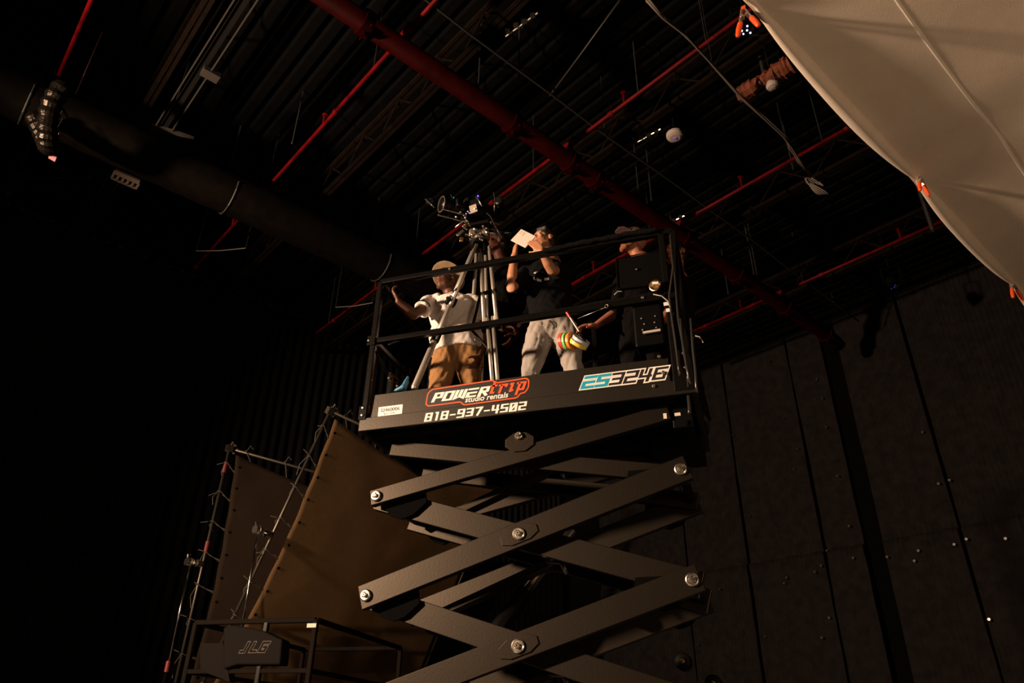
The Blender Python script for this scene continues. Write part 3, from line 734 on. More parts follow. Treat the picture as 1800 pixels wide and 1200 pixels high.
def fhem(a, b):
    u = U0+(U1-U0)*a; k = pinch(u); t = b*2*math.pi
    r = .012+.045*k*(1+.12*noise.noise(V((u*1.3, 0, 4))))
    wob = 1+.05*math.sin(3*t+u*2.0)*k
    return B(u, ve-.03+.030*k+r*.9*math.cos(t)*wob, SZ+.002+r*1.25*math.sin(t)*wob)
hm.grid(fhem, 220, 24); hm.build('rolled_hem', SILK, silk, smooth=True, thick=.003)
fr = MB(); 
fr.tube([B(U0, ve-.05, SZ+.10), B(U1, ve-.05, SZ+.10)], .024, 12); fr.build('frame_pipe', ALU, silk)
fr = MB(); fr.tube([B(U0, ve-3.6, SZ+.10), B(U1, ve-3.6, SZ+.10)], .024, 12); fr.build('frame_pipe', ALU, silk)
for u in (U0, U1): MB().tube([B(u, ve-.05, SZ+.10), B(u, ve-3.6, SZ+.10)], .024, 12).build('frame_pipe', ALU, silk)
for u in (U0+.3, U1-.3):
    MB().tube([B(u, ve-3.55, SZ+.12), B(u, ve-3.55, ZC-.02)], .006, 6).build('hanging_cable', GALV, silk)
    MB().tube([B(u, ve-1.0, SZ+.12), B(u, ve-1.0, ZC-.02)], .006, 6).build('hanging_cable', GALV, silk)
    MB().tube([B(u, ve-.05, SZ+.10), B(u, ve-1.0, SZ+.9)], .006, 6).build('hanging_cable', GALV, silk)
CLM = mat('spring_clamp_steel', (.55,.48,.42), .3, .8); CLO = mat('orange_vinyl_grip', (.80,.085,.015), .4)
def clamp(p, label, yaw, s=1.):
    c = empty('spring_clamp', p, label, 'clamp', 'orange tipped spring clamps along the edge of the white cloth')
    ax = Matrix.Rotation(yaw, 3, 'Z')
    def L(a, b, z): return p + ax @ V((a*s, b*s, z*s))
    for sg in (-1, 1):
        h = MB(); h.prism([L(sg*.006,-.011,.045), L(sg*.006,.011,.045), L(sg*.016,.011,.0), L(sg*.032,.011,-.05), L(sg*.032,-.011,-.05), L(sg*.016,-.011,.0)], ax@V((sg*.004*s,0,0))); h.build('jaw_arm', CLM, c, thick=.002*s)
        t = MB().tube([L(sg*.028,0,-.035), L(sg*.040,0,-.07), L(sg*.048,0,-.10)], [.013*s,.014*s,.012*s], 10, rnd=True, ref=ax@V((1,0,0)), asp=.95); t.build('grip', CLO, c)
        MB().box(L(sg*.005,0,.050), .010*s, .024*s, .020*s).build('jaw_tip', CLO if yaw else CLM, c)
    MB().tube([L(-.012,-.013,0), L(-.012,.013,0)], .008*s, 10).tube([L(.012,-.013,0), L(.012,.013,0)], .008*s, 10).tube([L(-.02,0,-.005), L(0,0,.006), L(.02,0,-.005)], .004*s, 8).build('spring', CLM, c)
clamp(at_z(1308, 22, SZ)+V((0,0,-.03)), 'orange tipped metal spring clamp at the top of the picture, open toward the ceiling', R(-18), 1.15)
clamp(at_z(1616, 312, SZ)+V((0,0,-.03)), 'orange tipped metal spring clamp halfway down the edge of the white cloth', R(50), 1.05)
clamp(at_z(1779, 498, SZ)+V((0,0,-.03)), 'orange tipped metal spring clamp at the right border of the picture, farthest along the cloth', R(40), 1.2)

# ------------------------------------------------------------------ brown cloth frames
def flag(tl, dx, dn, W_, L, label, seed, red=(), cm=None):
    """tl: top left corner; dx: unit along the top; dn: unit down the side"""
    n = dx.cross(dn).normalized()
    if n.y > 0: n = -n
    root = empty('cloth_frame', tl+dx*W_/2+dn*L, label, 'cloth frame')
    c = MB()
    def f(a, b):
        edge_l = .10+.010*math.sin(b*math.pi*7)**2+.10*math.sin(math.pi*b); sag = .20*math.sin(math.pi*a)
        x = edge_l*(1-a)+(W_-.08)*a; y = .07+sag*(1-b)+(L-.1)*b-(.07+sag)*0
        return tl+dx*x+dn*(y) + n*(.03+.05*math.sin(math.pi*a)*math.sin(math.pi*b)+.012*noise.noise(V((a*6+seed, b*6, seed))))
    c.grid(f, 50, 60); c.build('cloth', cm or FLAG, root, smooth=True, thick=.004)
    corner = [tl, tl+dx*W_, tl+dx*W_+dn*L, tl+dn*L]
    for i in range(4):
        MB().tube([corner[i], corner[(i+1) % 4]], .019, 12).build('frame_pipe', mat('dull_frame_pipe', (.09,.08,.065), .4, .8), root, smooth=True)
    for t_ in red: MB().tube([tl+dn*(t_-.07), tl+dn*(t_+.07)], .028, 12).build('tape_mark', mat('red_tape', (.10,.004,.004), .6), root)
    random.seed(seed)
    for k in range(9):
        b = (k+.5)/9; p = tl+dn*L*b; q = f(0, min(1, b+.01))
        t = MB().tube([q, p-n*.03, p-dx*.03, p+n*.03, q+dn*.02], .004, 6)
        e = p-dx*random.uniform(.05,.16)+dn*random.uniform(-.06,.10); t.tube([p-dx*.02, (p+e)/2+n*.03, e], .0045, 6)
        e = p+dx*random.uniform(-.05,.05)+dn*random.uniform(.1,.3); t.tube([p-dx*.01, (p+e)/2-dx*.05, e], .0045, 6)
        t.build('tie_string', mat('dull_string', (.07,.06,.05), .8), root)
    for k in range(6):
        a = (k+.4)/6; p = tl+dx*W_*a; q = f(a, 0)
        t = MB().tube([q, p+n*.03, p-dn*.04, p-n*.03], .004, 6); t.tube([p, p+dx*.05-dn*.12, p+dx*.10-dn*.08], .005, 6)
        t.build('tie_string', mat('dull_string', (.07,.06,.05), .8), root)
    for k in range(12):
        p = f(.02, (k+.5)/12)+n*.006; MB().lathe(p, n, [(-.004,.018),(.003,.018),(.003,.008)], 10).build('grommet', BLK, root)
    for t_ in (V((0,0,0)), dx*.05+dn*.03, -dx*.03+dn*.05):
        MB().tube([tl+t_, tl+t_-dn*.10+dx*.03, tl+t_+dx*.07-dn*.05, tl+dx*.08+dn*.06], .010, 8).build('corner_strap', mat('dull_string', (.07,.06,.05), .8), root)
    MB().box(tl, .09, .07, .09, (dx, n, dn)).build('corner_block', STEEL, root)
    return root
D2 = V((.295,.956,0)).normalized(); UPD = V((.428,-.131,.894)); UPD = (UPD-D2*UPD.dot(D2)).normalized()
def along(px, py, D): d = ray(px, py).normalized(); return CAM+d*D
T2 = along(580, 722, 9.6); T1 = along(403, 788, 11.0)
D1 = V((math.sin(R(27.5)), math.cos(R(27.5)), 0)); U1_ = V((.03,-.03,.999)).normalized(); U1_ = (U1_-D1*U1_.dot(D1)).normalized()
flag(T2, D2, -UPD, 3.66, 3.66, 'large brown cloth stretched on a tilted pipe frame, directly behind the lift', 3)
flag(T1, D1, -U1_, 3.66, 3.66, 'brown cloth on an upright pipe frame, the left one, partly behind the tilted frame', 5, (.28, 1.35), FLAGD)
def stand(top, label, L):
    root = empty('light_stand', V((top.x, top.y, 0)), label, 'stand')
    MB().tube([V((top.x, top.y, .55)), top-V((0,0,1.2))], .020, 12).build('riser_tube', BLK, root, smooth=True)
    MB().tube([top-V((0,0,1.2)), top], .015, 12).build('riser_tube', CHROME, root, smooth=True)
    MB().tube([top-V((0,0,1.29)), top-V((0,0,1.17))], .028, 12).build('collar', mat('red_collar', (.2,.015,.01), .5), root)
    MB().tube([V((top.x, top.y, .3)), V((top.x, top.y, .9))], .026, 12).build('collar', BLK, root)
    for k in range(3):
        a = 2*math.pi*k/3+.4; MB().tube([V((top.x, top.y, .75)), V((top.x+.55*math.cos(a), top.y+.55*math.sin(a), .03))], .016, 10).build('leg', BLK, root)
    g = MB(); g.lathe(top+V((0,-.03,0)), (.3,1,0), [(-.04,.02),(-.04,.05),(-.01,.055),(0,.03),(.01,.055),(.05,.05),(.05,.02)], 16); g.build('grip_head', STEEL, root)
    MB().tube([top+V((-.04,-.02,.04)), top+V((-.05,-.02,.10))], .012, 8).tube([top+V((-.09,-.02,.09)), top+V((-.01,-.02,.09))], .009, 8).build('wing_handle', CHROME, root)
    MB().tube([top, L], .012, 8).build('grip_arm', STEEL, root)
    MB().lathe(L, (.3,1,0), [(-.04,.02),(-.04,.045),(.04,.045),(.04,.02)], 14).build('grip_head', STEEL, root)
def on_edge(px, py, tl, dx, dn):
    n = dx.cross(dn); d = ray(px, py); return CAM+d*((tl-CAM).dot(n)/d.dot(n))
h2 = on_edge(471, 938, T2, D2, UPD); s2 = h2+(at_z(455, 932, h2.z)-at_z(471, 938, h2.z)); s2.z = h2.z
stand(s2, 'chrome topped light stand holding the tilted brown frame, with a red collar', h2)
h1 = on_edge(350, 990, T1, D1, U1_); s1 = along(335, 988, (h1-CAM).length)
stand(s1, 'thin light stand at the left edge of the left brown frame', h1)
bs = along(800, 1000, 9.6)

# ------------------------------------------------------------------ second lift, lower left
def P2(px, py, z=2.63): return at_z(px, py, z)
la, lb_, lc = V((-3.72,1.77,2.63)), V((-2.50,1.87,2.63)), V((-2.68,4.02,2.63)); ld = la+(lc-lb_)
l2 = empty('scissor_lift', V(((la.x+lc.x)/2, (la.y+lc.y)/2, 0)), 'dark parked scissor lift railing with control box at the bottom left', 'scissor lift')
X2 = (lb_-la).normalized(); Y2 = (lc-lb_).normalized(); Zv = V((0,0,1)); DK2 = 1.53
RAIL2 = mat('rail_dark_paint', (.005,.0036,.0026), .7, spec=.03)
cr = [la, lb_, lc, ld]
for i in range(4):
    a, b = cr[i], cr[(i+1) % 4]
    MB().bar(a, b, .045, .045, Zv).build('top_rail', RAIL2, l2, bevel=.008); MB().bar(a-Zv*.42, b-Zv*.42, .04, .03, Zv).build('mid_rail', RAIL2, l2, bevel=.006)
    MB().bar(a-Zv*.98, b-Zv*.98, .012, .18, Zv).build('toe_board', BLK, l2)
    MB().bar(a, a-Zv*1.08, .045, .045, X2).build('post', RAIL2, l2, bevel=.008)
MB().bar(la.lerp(lb_, .60), la.lerp(lb_, .60)-Zv*1.08, .045, .045, X2).build('post', BLK, l2, bevel=.008)
cen = (la+lc)/2; MB().box(V((cen.x, cen.y, DK2)), 1.25, 2.2, .12, (X2, Y2, Zv)).build('deck', BLK, l2, bevel=.01)
MB().box(V((cen.x, cen.y, .38)), 1.05, 2.1, .42, (X2, Y2, Zv)).build('chassis', BLK, l2, bevel=.02)
for s in (-1, 1):
    for (a, b) in ((-.9, .9), (.9, -.9)):
        p = V((cen.x, cen.y, 0))+X2*.42*s; MB().bar(p+Y2*a+Zv*.62, p+Y2*b+Zv*1.42, .06, .12, X2).build('scissor_arm', BLK, l2, bevel=.01)
    for a in (-.75, .75):
        p = V((cen.x, cen.y, .2))+X2*.52*s+Y2*a; MB().lathe(p-X2*.06, X2, [(0,.10),(0,.18),(.02,.2),(.1,.2),(.12,.18),(.12,.1)], 22).build('wheel', BLK2, l2)
def onrail(px, py, off=-.03):
    n = X2.cross(Zv); d = ray(px, py); O = la+n*off*-1; return CAM+d*((O-CAM).dot(n)/d.dot(n))
n2 = X2.cross(Zv)
if n2.y > 0: n2 = -n2
def onr(px, py, off=.06):
    d = ray(px, py); O = la+n2*off; return CAM+d*((O-CAM).dot(n2)/d.dot(n2))
cbx = [onr(392,1103), onr(404,1098), onr(430,1101), onr(462,1108), onr(496,1124), onr(492,1168), onr(416,1168), onr(392,1176)]
b2 = MB().prism(cbx, -n2*.16).build('control_box', mat('dark_plastic', (.005,.004,.0035), .7, spec=.04), l2, bevel=.015)
MB().prism([onr(352,1130,.02), onr(392,1130,.02), onr(404,1198,.02), onr(352,1178,.02)], -n2*.1).build('cable_pack', mat('dark_plastic', (0,0,0)), b2)
o2 = onr(421, 1145, .062)
def to2(a, b, e): return o2 + X2*a + Zv*b + n2*e
s_ = .165/ (3*.9)
t = MB(); strokes(t, 'JLG', 0, 0, .060, .072, .034, .030, .45, 0, .0, to=to2, thv=.027); j1 = t.build('maker_decal', mat('dull_grey_vinyl', (.14,.12,.105), .7, spec=.1), b2); j1['label'] = 'grey outlined slanted letters'
t = MB(); strokes(t, 'JLG', 0, 0, .060, .072, .034, .023, .45, 0, .0016, to=to2, thv=.020)
jo = t.build('maker_decal_fill', mat('dark_plastic', (.005,.004,.0035), .7, spec=.04), None); jo.parent = b2; jo.matrix_parent_inverse = Matrix.Identity(4)
p = onr(548, 1099, .03); MB().box(p, .09, .01, .035, (X2, n2, Zv)).build('latch_plate', mat('dull_frame_pipe', (.09,.08,.065), .4, .8), l2)

# ------------------------------------------------------------------ tripod + film camera
TR = (-.47, .38)
apex = at(842, 428, .38)
tri = empty('camera_tripod', (apex.x, apex.y, DK), 'tall silver twin tube camera tripod standing on the lift deck', 'tripod')
def tleg(top, foot, sep, split=.52, sw=None):
    top = V(top); foot = V(foot); d = (foot-top); L = d.length; d.normalize()
    s = V(sw) if sw else V((0,0,1)).cross(d); s = (s-d*s.dot(d)).normalized()
    w0, w1 = sep
    root = MB().tube([top-d*.03, top+d*.05], .030, 12).build('leg', BLK, tri)
    for k in (-1, 1):
        a = top+s*k*w0; b = top+d*L*split+s*k*w1
        MB().tube([a, b], .0165, 12).build('upper_tube', ALU, root, smooth=True)
        a2 = top+d*L*(split-.06)+s*k*w1*.45; b2 = top+d*L*.90+s*k*w1*.40
        MB().tube([a2, b2], .0150, 12).build('lower_tube', ALU, root, smooth=True)
    q = top+d*L*split; MB().bar(q-s*(w1+.025), q+s*(w1+.025), .035, .055, d).build('clamp_bracket', BLK, root, bevel=.006)
    MB().tube([q+s*(w1+.02), q+s*(w1+.05)+V((0,-.03,0))], .013, 8).tube([q-s*(w1+.02)+V((0,-.01,0)), q-s*(w1+.02)+V((0,-.05,.02))], .008, 8).build('clamp_knob', BLK, root)
    q = top+d*L*.30; MB().bar(q-s*(w0+.03), q+s*(w0+.03), .022, .03, d).build('brace', BLK, root, bevel=.005)
    q = top+d*L*.90; MB().bar(q-s*.035, q+s*.035, .03, .04, d).build('foot_bracket', BLK, root, bevel=.006)
    MB().tube([q, foot], [.014,.010], 12).build('foot_spike', BLK, root)
    return root
def tleg1():
    top = at(836, 432, .30); foot = at(728, 682, -.02); d = (foot-top).normalized(); L = (foot-top).length
    s = V((0,0,1)).cross(d).normalized()
    root = MB().tube([top-d*.03, top+d*.06], .030, 12).build('leg', BLK, tri)
    for k in (-1, 1): MB().tube([top+s*k*.018, top+d*L*.46+s*k*.018], .0165, 12).build('upper_tube', ALU, root, smooth=True)
    for k in (-1, 1): MB().tube([top+d*L*.40+s*k*.013, top+d*L*.70+s*k*.013], .0155, 12).build('middle_tube', ALU, root, smooth=True)
    MB().tube([top+d*L*.66, top+d*L*.995], .024, 14, rnd=True).build('lower_tube', ALU, root, smooth=True)
    q = top+d*L*.43; MB().bar(q-d*.035-s*.0, q+d*.035, .075, .05, V((0,0,1))).build('clamp_bracket', BLK, root, bevel=.008)
    MB().tube([q, q-s*.065*(-1 if s.x > 0 else -1)+V((-.05,-.03,-.01))], .015, 8).build('clamp_knob', BLK, root)
    MB().lathe(q+V((.01,-.03,.01)), (0,-1,0), [(0,.018),(.015,.018),(.02,.012)], 14).build('clamp_bolt', STEEL, root)
    q = top+d*L*.68; MB().bar(q-d*.045, q+d*.045, .06, .05, V((0,0,1))).build('clamp_bracket', BLK, root, bevel=.008)
    MB().tube([top+d*L*.99, foot+d*.05], .012, 10).build('foot_spike', BLK, root)
    f2 = foot+d*.05; MB().tube([f2, V((f2.x, f2.y, DK))], .010, 10).lathe(V((f2.x, f2.y, DK)), (0,0,1), [(0,.035),(.012,.035),(.02,.012)], 14).build('foot_pad', BLK, root)
tleg1()
def foot_at(px, y): p = at(px, 668, y); return V((p.x, y, DK+.005))
tleg(at(846, 440, .46), foot_at(841, .66), (.040, .075), sw=(1,0,0))
tleg(at(852, 436, .34), foot_at(876, .18), (.040, .050), sw=(1,0,0))
MB().tube([at(848,500,.36), at(838,545,.30), at(829,580,.28)], .012, 8).build('black_strap', BLK, tri, smooth=True)
MB().tube([at(829,580,.28), at(846,598,.30), at(858,612,.32), at(855,625,.32)], .011, 8).build('black_strap', BLK, tri, smooth=True)
bw = MB().lathe(apex+V((0,0,-.03)), (0,0,1), [(-.04,.03),(-.02,.075),(.03,.085),(.045,.07)], 24); bw.build('bowl', BLK, tri, smooth=False)
GH = mat('grey_head_casting', (.16,.14,.12), .38, .4, bump=(60,.2))
hd = empty('fluid_head', apex+V((0,0,.02)), 'grey fluid head between tripod and film camera, with a black pan handle', 'tripod head')
MB().lathe(apex+V((0,0,.015)), (0,0,1), [(0,.055),(.03,.065),(.05,.06),(.06,.05)], 20).build('head_base', GH, hd)
MB().lathe(apex+V((-.085,-.01,.10)), (1,.25,0), [(0,.05),(.015,.062),(.05,.062),(.06,.05),(.11,.05),(.12,.062),(.155,.062),(.17,.05)], 22).build('tilt_drum', GH, hd)
MB().box(apex+V((0,.0,.185)), .20, .11, .03).build('head_plate', BLK, hd, bevel=.006)
for (dx, dz) in ((-.075,.05),(.06,.03),(.08,.10),(-.1,.14)):
    MB().tube([apex+V((dx,-.05,dz)), apex+V((dx-.01,-.10,dz-.01))], .012, 8, rnd=True).build('lock_knob', STEEL, hd)
MB().tube([apex+V((.08,.02,.13)), apex+V((.25,-.05,.02)), apex+V((.32,-.08,-.02))], .011, 10).build('pan_handle', BLK, hd, smooth=True)
cc = at(828, 372, .38)
cam_o = empty('film_camera', cc+V((0,0,-.10)), 'large black film camera rig on the tripod, its lens pointing left', 'camera')
LD = V((-.66,-.74,-.12)).normalized(); LS = LD.cross(V((0,0,1))).normalized(); LU = LS.cross(LD).normalized()
if LU.z < 0: LU = -LU
def cl(f, s, u): return cc + LD*f + LS*s + LU*u
AXC = (LD, LS, LU)
GLB = mat('camera_black', (.006,.006,.006), .3, bump=(70,.15), spec=.3)
MB().box(cl(-.04,0,0), .22, .15, .15, AXC).build('camera_body', GLB, cam_o, bevel=.01)
MB().box(cl(-.20,0,.01), .10, .12, .13, AXC).build('battery', GLB, cam_o, bevel=.01)
MB().box(cl(-.05,0,.12), .16, .05, .025, AXC).tube([cl(.03,0,.08), cl(.03,0,.12)], .01, 8).tube([cl(-.12,0,.08), cl(-.12,0,.12)], .01, 8).build('top_handle', GLB, cam_o)
MB().lathe(cl(.07,0,-.005), LD, [(0,.04),(.02,.055),(.05,.052),(.052,.062),(.09,.062),(.092,.055),(.13,.058),(.15,.068),(.19,.075),(.215,.075),(.215,.062),(.19,.045),(.185,.0)], 30).build('lens', GLB, cam_o)
MB().lathe(cl(.07+.205,0,-.005), LD, [(0,.066),(.012,.072),(.014,.066),(.006,.060),(0,.066)], 30).build('lens_front_ring', mat('worn_ring', (.20,.16,.13), .35, .6), cam_o)
MB().lathe(cl(.07+.186,0,-.005), LD, [(0,.055),(.006,.04),(.009,.015),(.0095,0)], 24).build('lens_glass', mat('lens_glass_coat', (.01,.01,.015), .05, coat=1), cam_o)
for s in (-1, 1): MB().tube([cl(-.25,s*.045,-.09), cl(.30,s*.045,-.09)], .008, 10).build('support_rod', STEEL, cam_o)
MB().box(cl(-.02,0,-.095), .20, .11, .03, AXC).build('base_plate', BLK, cam_o, bevel=.005)
MB().box(cl(.16,-.085,-.02), .06, .05, .07, AXC).build('focus_motor', GLB, cam_o, bevel=.008)
MB().lathe(cl(.16,-.04,-.02), LS, [(-.012,.03),(.012,.03)], 20).build('focus_gear', STEEL, cam_o)
pl = MB().box(at(832, 367, .22), .062, .006, .085, (V((.97,0,.2)).normalized(), V((0,1,0)), V((-.2,0,.97)).normalized())).build('label_plate', mat('beige_plate', (.42,.35,.29), .5), cam_o)
MB().box(at(836, 364, .27), .11, .05, .15, (V((.97,0,.2)).normalized(), V((0,1,0)), V((-.2,0,.97)).normalized())).build('wireless_receiver', GLB, cam_o, bevel=.008)
MB().box(cl(-.02,.12,.15), .05, .13, .09, AXC).tube([cl(-.03,.05,.1), cl(-.02,.1,.14)], .008, 8).build('monitor', GLB, cam_o, bevel=.006)
MB().box(cl(-.30,-.03,.06), .09, .10, .12, AXC).build('viewfinder', GLB, cam_o, bevel=.012)
for i, (pts, r) in enumerate([([(836,346),(842,352),(847,362)],.006),([(855,374),(862,380),(872,400),(882,418)],.004),([(868,338),(870,350),(869,371)],.006),([(793,342),(795,352),(797,360)],.006),([(838,402),(842,412),(845,420)],.006),([(800,400),(812,390),(818,386)],.006),([(748,350),(757,358),(764,365)],.008)]):
    MB().tube([at(x, y, .20) for x, y in pts], r, 8).build('rig_cable' if i not in (2,3) else 'accessory_arm', STEEL if i in (0,5) else CABM, cam_o, smooth=True)
MB().bar(at(803,414,.24), at(815,405,.24), .02, .018, (0,0,1)).build('rig_bracket', STEEL, cam_o, bevel=.003)
MB().ell(at(757,354,.24), (.045,.03,.035)).build('accessory_pod', GLB, cam_o, smooth=True)
MB().lathe(at(875,352,.30), (-.2,-1,0), [(-.05,.03),(-.02,.045),(.0,.045),(.01,.03)], 18).build('eyepiece', GLB, cam_o)
random.seed(4)
for k in range(20):
    x = random.uniform(795, 868); y = random.uniform(355, 398)
    if k > 13: x = random.uniform(824, 856); y = random.uniform(400, 424)
    MB().lathe(at(x, y, random.uniform(.20,.26)), (random.uniform(-.5,.3),-1,random.uniform(-.6,.3)), [(-.03,.010),(.0,.009),(.003,.006),(.003,0)], 8).build('rig_screw', STEEL, cam_o)
MB().box(at(811, 421, .2), .03, .02, .04).build('brass_connector', COPPER, cam_o, bevel=.004)
MB().lathe(at(840,344,.2), (0,-1,0), [(-.01,.006),(0,.008),(.003,0)], 10).build('status_light', mat('blue_led', (.06,.06,1), .3, emit=3), cam_o)
MB().lathe(at(797,347,.2), (0,-1,0), [(-.01,.003),(0,.005),(.003,0)], 10).build('status_light', mat('green_led', (.0,.5,.3), .3, emit=.8), cam_o)
for q in ((819,375),(822,371),(825,374)): MB().lathe(at(*q,.2), (0,-1,0), [(-.01,.003),(0,.004),(.003,0)], 10).build('status_light', mat('violet_led', (.5,.4,1), .3, emit=.9), cam_o)

# ------------------------------------------------------------------ people
def hand(mb, wr, d, nrm, side, curl=(.3,.3,.35,.4), thumb=.5, s=1.0, spread=.12):
    """wr wrist, d direction of the fingers, nrm where the palm looks, side +1: thumb on +x of (d x nrm)"""
    d = V(d).normalized(); nrm = V(nrm); nrm = (nrm-d*nrm.dot(d)).normalized(); x = d.cross(nrm).normalized()*side
    s *= 1.0
    for k, off in enumerate((-.030,-.010,.010,.028)):
        mb.tube([wr+x*off*.5*s, wr+d*.045*s+x*off*.9*s, wr+d*.088*s+x*off*s], [.014*s,.0145*s,.0115*s], 8, rnd=True)
    Ls = ((.030,.018,.014,.075),(.010,.018,.0145,.086),(-.010,.018,.014,.080),(-.028,.016,.012,.062))
    for k, (off, _, r, L) in enumerate(Ls):
        c = curl[k]; p = wr+d*.088*s+x*off*s; fd = (d+x*off*spread*20*.3).normalized(); pts = [p-fd*.01, p]; rs = [.0115*s,.0112*s]
        for j, fr in enumerate((.42,.32,.26)):
            ang = c*(.8 if j == 0 else 1.15)
            ax = fd.cross(nrm).normalized(); fd = Matrix.Rotation(ang, 3, ax) @ fd
            p = p+fd*L*fr*s; pts.append(p); rs.append((.0100,.0090,.0075)[j]*s)
        mb.tube(pts, rs, 8, rnd=True)
    p = wr+d*.022*s+x*.022*s+nrm*.006*s; td = (d*.62+x*.75+nrm*thumb*.6).normalized()
    pts = [p, p+td*.032*s]; td = (td+d*.35+nrm*thumb*.3).normalized(); pts.append(pts[-1]+td*.030*s); td = (td+d*.3).normalized(); pts.append(pts[-1]+td*.024*s)
    mb.tube(pts, [.0155*s,.0125*s,.0105*s,.0085*s], 8, rnd=True)

def person(name_label, J, skin, shirt, pants, shoe, sleeve=.62, hairm=None, group=None, build=1., sh_len=None, beard=None, fold=.009, waist=None):
    root = empty('person', V((J['pelvis'].x, J['pelvis'].y, DK)), name_label, 'person', group)
    hc, f, u_ = J['head'], V(J['face']).normalized(), V(J['up']); u_ = (u_-f*u_.dot(f)).normalized(); r_ = f.cross(u_).normalized()
    AX = (r_, f, u_)
    def H(a, b, c): return hc + r_*a + f*b + u_*c
    body = MB()
    # head
    body.ell(H(0,-.015,.035), (.075,.095,.088), AX, 20, 14); body.ell(H(0,.020,-.030), (.060,.070,.085), AX, 18, 12)
    body.ell(H(0,.052,-.092), (.030,.030,.024), AX); body.tube([H(-.052,.0,-.055), H(-.035,.045,-.088), H(0,.062,-.098), H(.035,.045,-.088), H(.052,.0,-.055)], .019, 8, rnd=True)
    body.tube([H(0,.084,.022), H(0,.098,-.005), H(0,.110,-.022)], [.009,.011,.014], 8, rnd=True); body.ell(H(-.013,.093,-.026), .010, AX); body.ell(H(.013,.093,-.026), .010, AX)
    body.tube([H(-.045,.072,.034), H(-.018,.086,.034), H(.018,.086,.034), H(.045,.072,.034)], .0085, 8, rnd=True)
    body.tube([H(-.022,.083,-.054), H(0,.092,-.050), H(.022,.083,-.054)], [.005,.007,.005], 8, rnd=True); body.tube([H(-.020,.082,-.066), H(0,.090,-.068), H(.020,.082,-.066)], [.006,.0085,.006], 8, rnd=True)
    for s in (-1, 1):
        body.ell(H(s*.042,.066,-.012), (.020,.016,.018), AX); body.ell(H(s*.079,-.008,-.004), (.008,.018,.031), AX); body.tube([H(s*.079,-.02,.022), H(s*.088,-.022,.005), H(s*.082,-.008,-.028)], .006, 8, rnd=True)
    nk = J['neck']
    body.tube([H(0,-.022,-.06), H(0,-.02,-.10).lerp(nk, .4), nk, nk+V((0,0,-.05))], [.054,.052,.062,.085], 14)
    b_ = build
    pel = J['pelvis']; axis = (J['shL']-J['shR']).normalized()
    chest = (J['shL']+J['shR'])/2
    tor = [pel+V((0,0,.0)), pel+V((0,0,.04)), pel.lerp(chest, .35), pel.lerp(chest, .75), chest+V((0,0,.0)), nk.lerp(chest, .3)]
    body.tube(tor, [.11*b_,.125*b_,.12*b_,.14*b_,.140,.075], 20, asp=.62, ref=axis, rnd=True)
    arms = {}
    for S in 'RL':
        sh, el, wr = J['sh'+S], J['el'+S], J['wr'+S]
        body.tube([sh.lerp(chest, .25), sh, sh.lerp(el, .5), el, el.lerp(wr, .35), wr], [.058,.056,.047,.040,.041,.027], 12, rnd=True)
        hd_ = J['hand'+S]; hand(body, wr, *hd_)
        hip = pel+axis*(-.085 if S == 'R' else .085)+V((0,0,-.06)); kn, an = J['kn'+S], J['an'+S]
        body.tube([hip, hip.lerp(kn, .5), kn, kn.lerp(an, .3), an], [.082,.072,.054,.054,.036], 12, rnd=True)
    bo = body.build('body', skin, root); remesh(bo, .0072, 2)
    # eyes
    for s in (-1, 1):
        MB().ell(H(s*.031,.0745,.012), .0125, AX, 12, 8).build('eye', mat('eye_white', (.55,.50,.46), .25), bo, smooth=True)
        MB().ell(H(s*.031,.0805,.012), (.0062,.0075,.0062), AX, 12, 8).build('iris', mat('iris_dark', (.02,.012,.008), .2), bo, smooth=True)
    nz = lambda c: fold*(.9*noise.noise(V((c.x*11+c.z*3, c.y*11, c.z*5)))+.8*noise.noise(V((c.x*26-c.z*12, c.y*20, c.z*8)))-.7*abs(noise.noise(V((c.x*9, c.y*9, c.z*14+c.x*8)))))+.004
    # shirt
    t = MB(); drop = J.get('hem', 0.)
    w_ = waist or .165
    secs = [pel+V((0,0,drop)), pel.lerp(chest, .25), pel.lerp(chest, .55), pel.lerp(chest, .85), chest+V((0,0,.015)), nk.lerp(chest, .15)+V((0,0,.0))]
    t.tube(secs, [w_*b_,w_*b_,.172*b_,.19*b_,.165,.078], 24, asp=.70, ref=axis)
    for S in 'RL':
        sh, el, wr = J['sh'+S], J['el'+S], J['wr'+S]
        e = sh.lerp(el, sleeve) if sleeve <= 1 else el.lerp(wr, sleeve-1)
        pts = [chest.lerp(sh, .6)+V((0,0,.0)), sh] + ([sh.lerp(el, sleeve*.5), e] if sleeve <= 1 else [sh.lerp(el, .5), el, e])
        rr = [.082,.076] + ([.069,.066] if sleeve <= 1 else [.062,.056,.046])
        t.tube(pts, rr, 14)
    so_ = t.build('shirt', shirt, root); remesh(so_, .0085, 2, nz)
    # trousers
    t = MB(); t.tube([pel+V((0,0,.01)), pel+V((0,0,-.02)), pel+V((0,0,-.07))], [.152*b_,.165*b_,.150*b_], 20, asp=.74, ref=axis, rnd=True)
    for S in 'RL':
        hip = pel+axis*(-.080 if S == 'R' else .080)*b_+V((0,0,-.04)); kn, an = J['kn'+S], J['an'+S]
        t.tube([hip, hip.lerp(kn, .45), kn, kn.lerp(an, .5), an+V((0,0,-.02))], [.098*b_,.094*b_,.075,.066,.062], 14)
    to_ = t.build('trousers', pants, root); remesh(to_, .0085, 2, lambda c: 1.3*nz(c))
